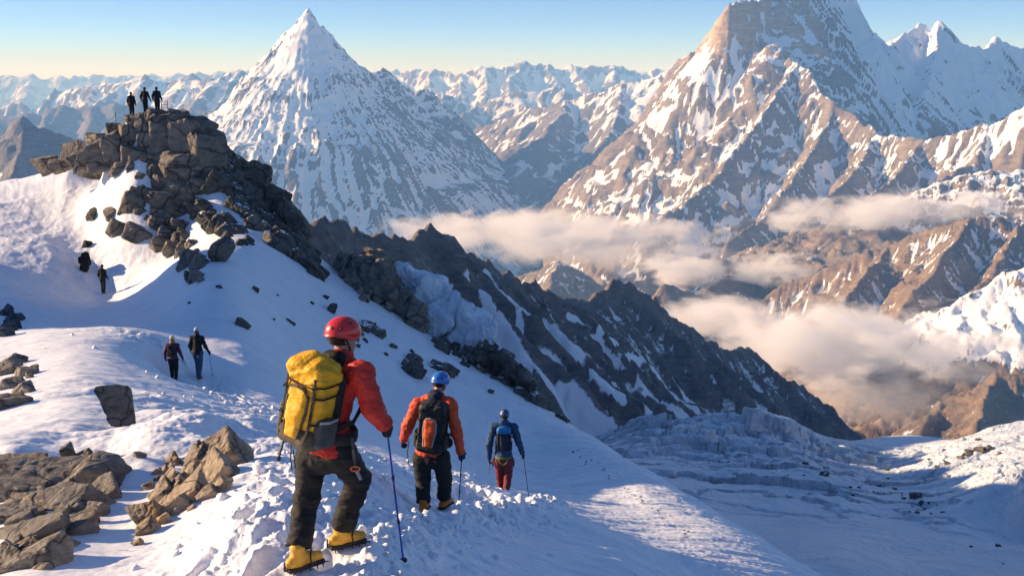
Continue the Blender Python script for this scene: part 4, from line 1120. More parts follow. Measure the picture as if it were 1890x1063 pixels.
def strip(name, pts, w, th, mat, parent=None, nrm=None, rings=8):
    """a webbing strap or cord: flat band swept along points; nrm = direction the flat side faces"""
    bm = bmesh.new(); pts = [Vector(p) for p in pts]; prev = None
    for i, p in enumerate(pts):
        t = (pts[min(i + 1, len(pts) - 1)] - pts[max(i - 1, 0)]).normalized()
        nn = Vector(nrm[i] if isinstance(nrm, list) else (nrm if nrm is not None else (0, -1, 0)))
        s = t.cross(nn)
        if s.length < 1e-4: s = t.cross(Vector((0.3, 0.2, 0.9)))
        s.normalize(); u = s.cross(t).normalized()
        ring = [bm.verts.new(p + s * (w * 0.5 * math.cos(2 * math.pi * k / rings)) + u * (th * 0.5 * math.sin(2 * math.pi * k / rings))) for k in range(rings)]
        if prev:
            for k in range(rings): bm.faces.new((prev[k], prev[(k + 1) % rings], ring[(k + 1) % rings], ring[k]))
        else: bm.faces.new(ring[::-1])
        prev = ring
    bm.faces.new(prev)
    bmesh.ops.recalc_face_normals(bm, faces=bm.faces)
    me = bpy.data.meshes.new(name); bm.to_mesh(me); bm.free()
    return link(name, me, mat, parent)

def empty(name, loc, rz=0.0):
    o = bpy.data.objects.new(name, None); col.objects.link(o)
    o.location = loc; o.rotation_euler = (0, 0, rz); o.empty_display_size = 0.2
    return o

# ------------------------------------------------------------------ cloth, plastic and skin
def cloth(name, c, rough=0.75, var=0.18, fine=90, bump=0.25):
    m = NT(name); p = m.pos(obj=True)
    n1 = m.noise(p, 7, 4, 0.6); n2 = m.noise(p, fine, 3, 0.6); n3 = m.noise(m.pos((9, 9, 22), (0.3, 0.4, 0), True), 1.0, 4, 0.6, 0.8)
    k = m.mix(1.0, c, m.ramp(n1, [(0.3, 1 - var), (0.7, 1 + var)]), 'MULTIPLY')
    m.l(k, m.b.inputs['Base Color']); m.b.inputs['Roughness'].default_value = rough
    m.b.inputs['Specular IOR Level'].default_value = 0.3
    m.l(m.bump(n3, min(1.0, bump * 1.8), 0.022, m.bump(n2, 0.2, 0.002)), m.b.inputs['Normal'])
    return m.m
def plastic(name, c, rough=0.3, coat=0.3):
    m = NT(name); n = m.noise(m.pos(obj=True), 12, 4, 0.6); n2 = m.noise(m.pos(obj=True), 60, 4, 0.7)
    m.l(m.mix(1.0, c, m.ramp(n, [(0.3, 0.85), (0.7, 1.05)]), 'MULTIPLY'), m.b.inputs['Base Color'])
    m.l(m.math('MULTIPLY_ADD', n2, 0.25, rough - 0.1), m.b.inputs['Roughness'])
    m.b.inputs['Coat Weight'].default_value = coat
    return m.m
C_red = cloth('red shell cloth', (0.52, 0.035, 0.022), 0.6)
C_orange = cloth('orange red cloth', (0.70, 0.085, 0.025), 0.6)
C_black = cloth('black cloth', (0.011, 0.011, 0.012), 0.75, 0.1)
C_grey_olive = cloth('dark olive trouser cloth', (0.022, 0.021, 0.02), 0.75, 0.12)
C_navy = cloth('navy cloth', (0.028, 0.065, 0.14), 0.7)
C_navy_dark = cloth('dark navy cloth', (0.018, 0.026, 0.05), 0.75)
C_maroon = cloth('maroon cloth', (0.20, 0.03, 0.035), 0.75)
C_purple = cloth('purple cloth', (0.12, 0.022, 0.065), 0.75)
C_denim = cloth('blue trouser cloth', (0.05, 0.085, 0.15), 0.8)
C_dark = cloth('dark walking clothes', (0.014, 0.014, 0.018), 0.85)
C_yellow = cloth('yellow pack cloth', (0.74, 0.38, 0.014), 0.55, 0.12, 120, 0.5)
C_brown = cloth('brown pack cloth', (0.075, 0.06, 0.04), 0.7, 0.3)
C_packblack = cloth('black pack cloth', (0.022, 0.021, 0.021), 0.6, 0.35, 120, 0.6)
C_strap = cloth('black webbing', (0.015, 0.015, 0.016), 0.7)
C_mesh = cloth('dark grey mesh', (0.06, 0.065, 0.065), 0.7, 0.3)
C_packred = cloth('orange pack pocket', (0.75, 0.10, 0.02), 0.5)
C_packgrey = cloth('pale grey pack trim', (0.42, 0.36, 0.31), 0.6)
C_packblue = cloth('blue pack top', (0.02, 0.16, 0.42), 0.6)
C_green = cloth('green webbing', (0.16, 0.25, 0.05), 0.7)
C_cream = cloth('cream wool', (0.62, 0.55, 0.45), 0.9)
C_ochre = cloth('ochre scarf', (0.42, 0.22, 0.04), 0.9)
C_pale = cloth('pale grey cap', (0.50, 0.51, 0.58), 0.8)
B_yellow = cloth('yellow boot leather', (0.66, 0.35, 0.04), 0.5, 0.25, 60)
B_orange = cloth('orange boot leather', (0.68, 0.20, 0.03), 0.5, 0.25, 60)
B_brown = cloth('brown boot leather', (0.14, 0.07, 0.03), 0.6, 0.25, 60)
B_sole = plastic('black rubber', (0.02, 0.02, 0.02), 0.7, 0.0)
H_red = plastic('red helmet shell', (0.62, 0.022, 0.02), 0.28, 0.4)
H_blue = plastic('light blue helmet shell', (0.03, 0.19, 0.58), 0.28, 0.4)
H_navy = plastic('dark blue helmet shell', (0.02, 0.055, 0.18), 0.3, 0.4)
P_black = plastic('black plastic', (0.015, 0.015, 0.016), 0.4, 0.1)
P_orange = plastic('orange anodised metal', (0.75, 0.16, 0.02), 0.3, 0.2)
P_metal = plastic('grey metal', (0.35, 0.36, 0.38), 0.35, 0.0); P_metal.node_tree.nodes['Principled BSDF'].inputs['Metallic'].default_value = 0.9
P_bluepole = plastic('blue lacquered shaft', (0.02, 0.05, 0.38), 0.3, 0.4)
P_redpole = plastic('red lacquered shaft', (0.26, 0.02, 0.035), 0.35, 0.3)
P_darkpole = plastic('dark grey shaft', (0.05, 0.055, 0.07), 0.4, 0.2)
P_lens = plastic('dark lens', (0.01, 0.01, 0.012), 0.1, 0.6)
P_eye = plastic('eye white', (0.7, 0.68, 0.64), 0.2, 0.5)
SKIN = NT('skin'); SKIN.b.inputs['Base Color'].default_value = (0.42, 0.21, 0.14, 1); SKIN.b.inputs['Roughness'].default_value = 0.5
SKIN.l(SKIN.mix(SKIN.noise(SKIN.pos(obj=True), 30, 4), (0.36, 0.17, 0.11), (0.50, 0.27, 0.19)), SKIN.b.inputs['Base Color']); SKIN = SKIN.m
HAIR = cloth('dark hair', (0.035, 0.022, 0.015), 0.6, 0.4, 200, 0.8)

UP = np.array((0., 0., 1.))
def nv(a):
    a = np.array(a, float); return a / (np.linalg.norm(a) + 1e-12)
def basis(x, y, z):
    return np.stack([nv(x), nv(y), nv(z)], 1)          # columns = axes: (q @ basis) gives local coordinates

def hand_fields(wr, d, palm, thumb, s=1.0, grip=0.0, k=0.006, glove=0.0):
    """palm, four unequal bent fingers and a thumb; d = forearm direction, palm = way the palm faces, thumb = side of the thumb"""
    d = nv(d); palm = nv(palm - d * (np.array(palm) @ d)); th = nv(np.cross(d, palm)); th = th if th @ np.array(thumb) > 0 else -th
    wr = np.array(wr, float)
    fs = [f_box(wr + d * 0.05 * s, (0.042 * s + glove, 0.017 * s + glove, 0.05 * s), 0.015 * s, basis(th, palm, d)), f_cap(wr - d * 0.02 * s, wr + d * 0.03 * s, 0.027 * s + glove, 0.026 * s + glove)]
    for i, (o, L) in enumerate(((0.030, 0.072), (0.010, 0.080), (-0.010, 0.074), (-0.030, 0.058))):
        p = wr + d * 0.095 * s + th * o * s
        a = 0.25 + grip * 0.95 + 0.06 * i; dirs = d * math.cos(a) + palm * math.sin(a)
        r = 0.0092 * s + glove
        for seg, ln in enumerate((0.45, 0.32, 0.23)):
            q = p + dirs * L * ln * s
            fs.append(f_cap(p, q, r, r * 0.93)); p = q; r *= 0.93
            a += 0.25 + grip * 0.95; dirs = d * math.cos(a) + palm * math.sin(a)
    p = wr + d * 0.03 * s + th * 0.036 * s
    q = p + nv(th * 0.75 + d * 0.65 + palm * (0.3 + 0.5 * grip)) * 0.042 * s; r2 = q + nv(d * 0.75 + palm * (0.4 + 0.8 * grip) - th * 0.5 * grip) * 0.034 * s
    fs += [f_cap(p, q, 0.013 * s + glove, 0.011 * s + glove), f_cap(q, r2, 0.011 * s + glove, 0.0095 * s + glove)]
    return union(fs, k * s)

def head_fields(c, fwd, up, s=1.0):
    f = nv(fwd); u = nv(up); r = np.cross(f, u)
    at = lambda x, y, z: c + (r * x + f * y + u * z) * s
    A = basis(r, f, u)
    fs = [f_ell(at(0, -0.012, 0.03), np.array((0.076, 0.096, 0.095)) * s, A), f_ell(at(0, 0.028, -0.045), np.array((0.058, 0.064, 0.075)) * s, A), f_cap(at(0, 0.068, -0.095), at(0, 0.05, -0.09), 0.020 * s, 0.03 * s),
          f_cap(at(0, 0.092, 0.012), at(0, 0.118, -0.028), 0.009 * s, 0.014 * s), f_cap(at(-0.04, 0.078, 0.022), at(0.04, 0.078, 0.022), 0.014 * s, 0.014 * s),
          f_cap(at(-0.02, 0.088, -0.062), at(0.02, 0.088, -0.062), 0.0075 * s, 0.0075 * s)]
    h = union(fs, 0.018 * s)
    for sx in (-1, 1):
        h = minus(h, f_ell(at(sx * 0.034, 0.098, 0.0), np.array((0.018, 0.014, 0.012)) * s, A), 0.008 * s)
    h = minus(h, f_cap(at(-0.024, 0.101, -0.062), at(0.024, 0.101, -0.062), 0.003 * s, 0.003 * s), 0.003 * s)
    ears = union([h] + [f_ell(at(sx * 0.078, -0.008, -0.012), np.array((0.010, 0.020, 0.032)) * s, A) for sx in (-1, 1)], 0.006 * s)
    return ears, at, A

def make_person(label, J, fit, h, cat='person', group=None):
    """J = joints in world space; the figure hangs on an Empty between its feet"""
    J = {k: np.array(v, float) for k, v in J.items()}
    base = (J['anL'] + J['anR']) / 2; base[2] = min(J['anL'][2], J['anR'][2]) - 0.10 * fit.get('s', 1)
    J = {k: v - base for k, v in J.items()}
    s = fit.get('s', 1.0)
    root = empty('person', base)
    props(root, label, cat, group)
    fw = nv(np.cross(UP, J['shR'] - J['shL'])); fw[2] = 0; fw = nv(fw)
    hf = nv(fit.get('look', fw))
    spine = nv(J['neck'] - J['pel'])
    hp = nv(J['head'] - J['neck'])
    # --- body: one skin surface from crown to toes
    hd, at, A = head_fields(J['head'], hf, nv(hp + UP * 1.5), s)
    fs = [f_cap(J['neck'], J['head'] - hf * 0.01 * s, 0.056 * s, 0.052 * s),
          f_flat(J['neck'] - spine * 0.17 * s, J['pel'], 0.135 * s, 0.135 * s, 0.68, fw), f_cap(J['shL'], J['shR'], 0.06 * s, 0.06 * s)]
    for q in 'LR':
        fs += [f_cap(J['sh' + q], J['el' + q], 0.050 * s, 0.042 * s), f_cap(J['el' + q], J['ha' + q], 0.040 * s, 0.028 * s),
               f_cap(J['hip' + q], J['kn' + q], 0.080 * s, 0.055 * s), f_cap(J['kn' + q], J['an' + q], 0.052 * s, 0.036 * s), f_cap(J['an' + q] - UP * 0.05 * s, J['toe' + q], 0.035 * s, 0.03 * s)]
    trunk = union(fs, 0.03 * s)
    hands = []
    for q in 'LR':
        d = nv(J['ha' + q] - J['el' + q]); side = (J['shR'] - J['shL']) * (1 if q == 'L' else -1)
        palm = nv(side) + 0.3 * fw; thumb = fw
        if ('palm' + q) in fit: palm, thumb = fit['palm' + q]
        hands.append((J['ha' + q], d, palm, np.array(thumb, float), fit.get('grip' + q, 0.3)))
    skin_hands = [hand_fields(w, d, np.array(p_), t_, s, g) for w, d, p_, t_, g in hands]
    allj = np.array(list(J.values())); lo = allj.min(0) - 0.2 * s; hi = allj.max(0) + 0.2 * s; hi[2] += 0.02
    solid('body', union([trunk, hd] + skin_hands, 0.012 * s), lo, hi, h, SKIN, root)
    for sx in (-1, 1):
        c = at(sx * 0.034, 0.082, 0.0)
        if h < 0.012:
            e = solid('eye', f_ell(c, (0.0125 * s,) * 3), c - 0.014 * s, c + 0.014 * s, 0.003, P_eye, root)
            c2 = at(sx * 0.034, 0.0915, 0.0); solid('iris', f_ell(c2, (0.0055 * s,) * 3), c2 - 0.007, c2 + 0.007, 0.0015, P_lens, e)
    # --- jacket
    bulk = fit.get('bulk', 1.0) * s
    chest = J['neck'] - spine * 0.17 * s
    hem = J['pel'] - spine * fit.get('hem', 0.06) * s
    fs = [f_flat(chest, J['pel'] + spine * 0.06, 0.165 * bulk, 0.160 * bulk, 0.74, fw), f_flat(J['pel'] + spine * 0.06, hem, 0.172 * bulk, 0.196 * bulk, 0.80, fw),
          f_cap(J['neck'] - spine * 0.05 * s, J['neck'] + hp * 0.045 * s, 0.085 * s, 0.075 * s), f_cap(J['shL'], J['neck'] - spine * 0.04 * s, 0.078 * bulk, 0.085 * bulk), f_cap(J['shR'], J['neck'] - spine * 0.04 * s, 0.078 * bulk, 0.085 * bulk)]
    jk = union(fs, 0.05 * s)
    arms = []; ab = bulk * fit.get('arm', 1.0); lb = bulk * fit.get('leg', 1.0)
    for q in 'LR':
        d = nv(J['ha' + q] - J['el' + q])
        arms.append(union([f_cap(J['sh' + q], J['el' + q], 0.074 * ab, 0.068 * ab), f_cap(J['el' + q], J['ha' + q] - d * 0.035 * s, 0.070 * ab, 0.050 * ab)], 0.03 * s))
    jk = union([jk] + arms, 0.055 * s)
    jk = minus(jk, f_cap(J['neck'] + hp * 0.09 * s, J['neck'] + hp * 0.3 * s, 0.06 * s, 0.09 * s), 0.01)
    # square off the hem
    cut_p = hem - spine * 0.035 * s
    f0 = jk
    jk = lambda p: np.maximum(f0(p), -((p - cut_p) @ spine) - 5.0 * (np.abs((p - cut_p) @ nv(J['shR'] - J['shL'])) > 0.25 * s))
    solid('jacket', crumple(crumple(jk, 0.018 * s, 6.5 / s, 3, 1.2), 0.010 * s, 15 / s, 21, 1.3), lo, hi, h, fit['jacket'], root)
    if h < 0.012:
        for q in 'LR':
            d = nv(J['ha' + q] - J['el' + q]); c0 = J['ha' + q] - d * 0.03 * s; e1 = nv(np.cross(d, UP)); e2 = np.cross(d, e1)
            strip('cuff', [c0 + (e1 * math.cos(a) + e2 * math.sin(a)) * 0.051 * ab for a in np.linspace(0, 2 * math.pi, 13)], 0.045 * s, 0.012 * s, fit['jacket'], root, [tuple(e1 * math.cos(a) + e2 * math.sin(a)) for a in np.linspace(0, 2 * math.pi, 13)])
    if 'hood' in fit:
        c = J['neck'] - fw * 0.075 * s + UP * 0.01
        solid('hood', crumple(f_ell(c, np.array((0.11, 0.075, 0.085)) * s, basis(np.cross(fw, UP), fw, UP)), 0.012 * s, 9, 5), c - 0.15, c + 0.15, h, fit['hood'], root)
    # --- trousers
    fs = [f_cap(J['hipL'], J['hipR'], 0.113 * bulk, 0.113 * bulk), f_flat(J['pel'] + spine * 0.02, (J['hipL'] + J['hipR']) / 2, 0.150 * bulk, 0.14 * bulk, 0.85, fw)]
    tr = union(fs, 0.05 * s)
    for q in 'LR':
        d = nv(J['an' + q] - J['kn' + q])
        lg = union([f_cap(J['hip' + q], J['kn' + q], 0.112 * lb, 0.086 * lb), f_cap(J['kn' + q], J['an' + q] - d * 0.0 * s, 0.084 * lb, fit.get('cuff', 0.074) * lb)], 0.025 * s)
        cp = J['an' + q] - d * fit.get('short', 0.0) * s
        lg2 = (lambda p, lg=lg, cp=cp, d=d: np.maximum(lg(p), (p - cp) @ d))
        tr = (lambda p, a=tr, b=lg2: smin(a(p), b(p), 0.02 * s))
    solid('trousers', crumple(crumple(tr, 0.012 * s, 5.0 / s, 9, 1.9), 0.008 * s, 13 / s, 25, 1.5), lo, hi, h, fit['trousers'], root)
    # --- boots and gloves
    for q in 'LR':
        a = J['an' + q]; t = J['toe' + q]; fd = nv((t - a) * (1, 1, 0)); rt = np.cross(fd, UP); toe = a + fd * 0.175 * s - UP * 0.062 * s; heel = a - fd * 0.055 * s - UP * 0.055 * s
        up = union([f_cap(a + UP * 0.05 * s, a - UP * 0.05 * s, 0.055 * s, 0.049 * s), f_cap(heel, toe, 0.043 * s, 0.038 * s), f_cap(a - UP * 0.02 * s + fd * 0.02, a + fd * 0.10 * s - UP * 0.05 * s, 0.050 * s, 0.042 * s)], 0.03 * s)
        lo2 = np.minimum(np.minimum(a, toe), heel) - 0.12; hi2 = np.maximum(np.maximum(a, toe), heel) + 0.12
        b = solid('boot', crumple(up, 0.004 * s, 16, 4), lo2, hi2, min(h, 0.012), fit['boots'], root)
        cs = a + fd * 0.055 * s - UP * 0.098 * s
        solid('sole', f_box(cs, (0.050 * s, 0.155 * s, 0.014 * s), 0.012 * s, basis(rt, fd, UP)), cs - 0.22, cs + 0.22, min(h, 0.012), B_sole, b)
        if fit.get('crampon'):
            cf = [f_box(cs - UP * 0.012, (0.052 * s, 0.15 * s, 0.005), 0.004, basis(rt, fd, UP))]
            for k, (lx, ly) in enumerate([(sx * 0.046, ly) for sx in (-1, 1) for ly in (-0.12, -0.06, 0.02, 0.08, 0.13)]):
                pb = cs + rt * lx * s + fd * ly * s; cf.append(f_cap(pb - UP * 0.008, pb - UP * 0.045 + rt * lx * 0.1, 0.007, 0.003))
            for sx in (-1, 1):
                pb = cs + rt * sx * 0.03 * s + fd * 0.15 * s; cf.append(f_cap(pb - UP * 0.01, pb + fd * 0.04 - UP * 0.025, 0.007, 0.004))
                cf.append(f_cap(cs + rt * sx * 0.052 * s + fd * 0.03, cs + rt * sx * 0.056 * s + fd * 0.02 + UP * 0.07, 0.006, 0.006))
                cf.append(f_cap(cs + rt * sx * 0.056 * s + fd * 0.02 + UP * 0.07, cs + fd * 0.05 + UP * 0.115 + rt * sx * 0.02, 0.006, 0.006))
            cf.append(f_cap(cs - fd * 0.165 * s, cs - fd * 0.165 * s + UP * 0.06, 0.008, 0.007))
            solid('crampon', union(cf, 0.004), cs - 0.26, cs + 0.26, 0.004, P_black, b)
    for w, d, p_, t_, g in hands:
        gl = union([hand_fields(w, d, np.array(p_), t_, s, g, 0.007, 0.005 * s), f_cap(w - d * 0.06 * s, w + d * 0.01 * s, 0.041 * s, 0.036 * s)], 0.012 * s)
        solid('glove', gl, w - 0.17 * s, w + 0.17 * s, min(h, 0.014) if h > 0.012 else 0.0045, fit.get('gloves', C_strap), root)
    # --- headgear
    c = J['head']
    if fit.get('helmet'):
        tilt = nv(A[:, 2] * 1.0 - hf * 0.12)
        H = basis(A[:, 0], np.cross(tilt, A[:, 0]), tilt)
        hc = at(0, -0.005, 0.035)
        sh = minus(f_ell(hc, np.array((0.113, 0.138, 0.122)) * s, H), f_ell(hc, np.array((0.098, 0.122, 0.106)) * s, H))
        pl_ = hc - tilt * 0.022 * s
        def hel(p, f=sh):
            y = (p - pl_) @ H[:, 1]
            return np.maximum(f(p), -((p - pl_) @ tilt) - 0.012 * s + 0.03 * s * np.clip(-y / 0.1, -0.4, 1))
        rim = lambda p: np.maximum(np.abs((p - pl_) @ tilt + 0.012 * s - 0.03 * s * np.clip(-((p - pl_) @ H[:, 1]) / 0.1, -0.4, 1)) - 0.006 * s, np.abs(f_ell(hc, np.array((0.113, 0.138, 0.122)) * s, H)(p)) - 0.006 * s)
        o = solid('helmet', union([hel, rim], 0.006), hc - 0.19 * s, hc + 0.19 * s, min(h, 0.006 if h < 0.012 else 0.012), fit['helmet'], root)
        for (vx, vy, vz) in ((-0.85, -0.45, 0.42), (0.85, -0.45, 0.42), (-0.75, 0.25, 0.62), (0.75, 0.25, 0.62), (-0.4, -0.85, 0.45), (0.4, -0.85, 0.45)):
            n = nv((vx, vy, vz)); rr = 1 / math.sqrt((n[0] / 0.1135) ** 2 + (n[1] / 0.1385) ** 2 + (n[2] / 0.1225) ** 2) * s
            pc = hc + H @ (n * rr); solid('vent', f_ell(pc, np.array((0.012, 0.012, 0.006)) * s, basis(nv(np.cross(H @ n, UP)), nv(np.cross(H @ n, np.cross(H @ n, UP))), H @ n)), pc - 0.02, pc + 0.02, 0.004, P_black, o)
        for sx in (-1, 1):
            strip('chin_strap', [at(sx * 0.092, -0.03, 0.01), at(sx * 0.088, 0.0, -0.035), at(sx * 0.06, 0.03, -0.085), at(0.0, 0.05, -0.122)], 0.014 * s, 0.004 * s, P_black, o, tuple(A[:, 0] * sx))
        strip('head_band', [at(0.09 * math.sin(a), -0.012 - 0.105 * math.cos(a), -0.018) for a in np.linspace(-1.6, 1.6, 12)], 0.02 * s, 0.006 * s, P_black, o, UP * 1.0)
    elif fit.get('hat'):
        hc = at(0, -0.012, 0.05)
        hat = minus(f_ell(hc, np.array((0.094, 0.112, 0.100)) * s, A), lambda p: (p - at(0, 0, 0.012)) @ A[:, 2], 0.006)
        solid('hat', hat, hc - 0.16, hc + 0.16, min(h, 0.014), fit['hat'], root)
    if fit.get('hair', True):
        hc = at(0, -0.02, 0.015)
        hr = minus(f_ell(hc, np.array((0.085, 0.102, 0.10)) * s, A), f_box(at(0, 0.12, -0.02), (0.12 * s, 0.11 * s, 0.15 * s), 0.03, A), 0.01)
        hr = minus(hr, lambda p: (p - at(0, 0, -0.055)) @ A[:, 2], 0.01)
        solid('hair', hr, hc - 0.14, hc + 0.14, min(h, 0.012), fit.get('hair_mat', HAIR), root)
    if fit.get('glasses'):
        g = [f_ell(at(sx * 0.036, 0.098, 0.0), np.array((0.028, 0.010, 0.021)) * s, A) for sx in (-1, 1)] + [f_cap(at(-0.02, 0.105, 0.006), at(0.02, 0.105, 0.006), 0.004, 0.004)] + [f_cap(at(sx * 0.062, 0.088, 0.006), at(sx * 0.082, -0.01, 0.01), 0.0045, 0.0045) for sx in (-1, 1)]
        solid('sunglasses', union(g, 0.004), c - 0.15, c + 0.15, 0.004, P_lens, root)
    if fit.get('scarf'):
        c2 = J['neck'] + hp * 0.05
        solid('scarf', crumple(f_flat(c2 - hp * 0.02, c2 + hp * 0.03, 0.095 * s, 0.085 * s, 0.95, fw), 0.012, 14, 2), c2 - 0.16, c2 + 0.16, h, fit['scarf'], root)
    return root, J, base, dict(fw=fw, spine=spine, rt=np.cross(fw, UP))

def pole(label, top, tip, shaft, grip_len=0.13, mat_grip=None):
    """trekking pole: shaft, grip, basket and metal tip; stands apart from the hand that holds it"""
    top = np.array(top, float); tip = np.array(tip, float); d = nv(tip - top); L = np.linalg.norm(tip - top)
    root = empty('trekking_pole', tip); props(root, label, 'trekking pole')
    T = top - tip
    def tube(name, a, b, ra, rb, mat, par=root):
        return strip(name, [a, a * 0.5 + b * 0.5, b], (ra + rb), (ra + rb), mat, par, (1, 0.3, 0), 10)
    sh = tube('shaft', T + d * 0.05, T + d * (L - 0.04), 0.0085, 0.007, shaft)
    for q in (0.36, 0.66): tube('clamp', T + d * L * q, T + d * (L * q + 0.035), 0.012, 0.011, P_black, sh)
    tube('grip', T - d * 0.02, T + d * grip_len, 0.016, 0.014, mat_grip or P_black)
    tube('pole_tip', T + d * (L - 0.05), T + d * L, 0.006, 0.003, P_metal)
    c = T + d * (L - 0.07)
    solid('basket', f_ell(c, (0.035, 0.035, 0.008), basis(np.cross(d, (0, 1, 0.1)), np.cross(d, np.cross(d, (0, 1, 0.1))), d)), c - 0.05, c + 0.05, 0.005, P_black, root)
    return root

def frame_at(name, loc, r, o, u):
    """an Empty whose axes are right / out / up"""
    e = empty(name, loc)
    m = Matrix((tuple(nv(r)), tuple(nv(o)), tuple(nv(u)))).transposed().to_4x4()
    e.rotation_mode = 'QUATERNION'; e.rotation_quaternion = m.to_quaternion()
    return e

def pants_ground(p, J):
    return p

# joints measured on the photograph, each at its own distance
def px(*a): return np.array(P(*a))
# ------------------------------------------------------------------ the climber with the yellow backpack
PHI = R(36); hx = np.array((math.sin(PHI), math.cos(PHI), 0.0))
J1 = dict(pel=px(598, 806, 7.74), neck=px(630, 664, 7.78), head=px(634, 622, 7.82), shL=px(580, 690, 7.92), shR=px(668, 692, 7.64), elL=px(580, 755, 8.10), haL=px(628, 790, 8.26), elR=px(689, 752, 7.60), haR=px(711, 784, 7.74),
          hipL=px(575, 838, 7.82), hipR=px(627, 836, 7.70), knL=px(566, 920, 7.74), anL=px(549, 1022, 7.52), knR=px(662, 884, 7.98), anR=px(628, 982, 8.02))
hl = nv((math.sin(R(48)), math.cos(R(48)), 0))
J1['toeL'] = J1['anL'] + hl * 0.17 - UP * 0.06; J1['toeR'] = J1['anR'] + nv((math.sin(R(58)), math.cos(R(58)), 0)) * 0.17 - UP * 0.06
fit1 = dict(jacket=C_red, trousers=C_black, boots=B_yellow, gloves=C_strap, helmet=H_red, look=nv((math.sin(R(58)), math.cos(R(58)), -0.12)), glasses=True, hood=C_black, crampon=True, bulk=1.08, arm=1.15, leg=1.03, short=0.05, hem=0.06, cuff=0.088,
            gripR=1.0, gripL=0.9, palmR=((-0.9, 0.3, -0.1), (0.2, 0.4, 1.0)))
p1, J1l, b1, ax = make_person('person in red jacket and red helmet with black trousers and yellow boots, nearest climber', J1, fit1, 0.0085)
# sling with an orange carabiner on the right thigh
o = strip('sling', [px(650, 808, 7.58) - b1, px(652, 830, 7.56) - b1, px(655, 858, 7.66) - b1, px(660, 872, 7.72) - b1], 0.022, 0.006, C_mesh, p1, (0, -1, 0.2))
cb = px(656, 864, 7.66) - b1
strip('carabiner', [cb + np.array((0.035 * math.sin(a), -0.012, 0.018 * math.cos(a))) for a in np.linspace(0, 2 * math.pi, 13)], 0.011, 0.011, P_orange, o, (0, -1, 0))
strip('sling_end', [px(658, 868, 7.66) - b1, px(666, 884, 7.70) - b1], 0.026, 0.02, P_metal, o, (0, -1, 0.2))
# cord loop on the left hip
strip('cord_loop', [px(538, 815, 7.70) - b1, px(536, 845, 7.66) - b1, px(539, 868, 7.66) - b1, px(545, 862, 7.66) - b1, px(541, 830, 7.68) - b1], 0.009, 0.009, C_strap, p1)

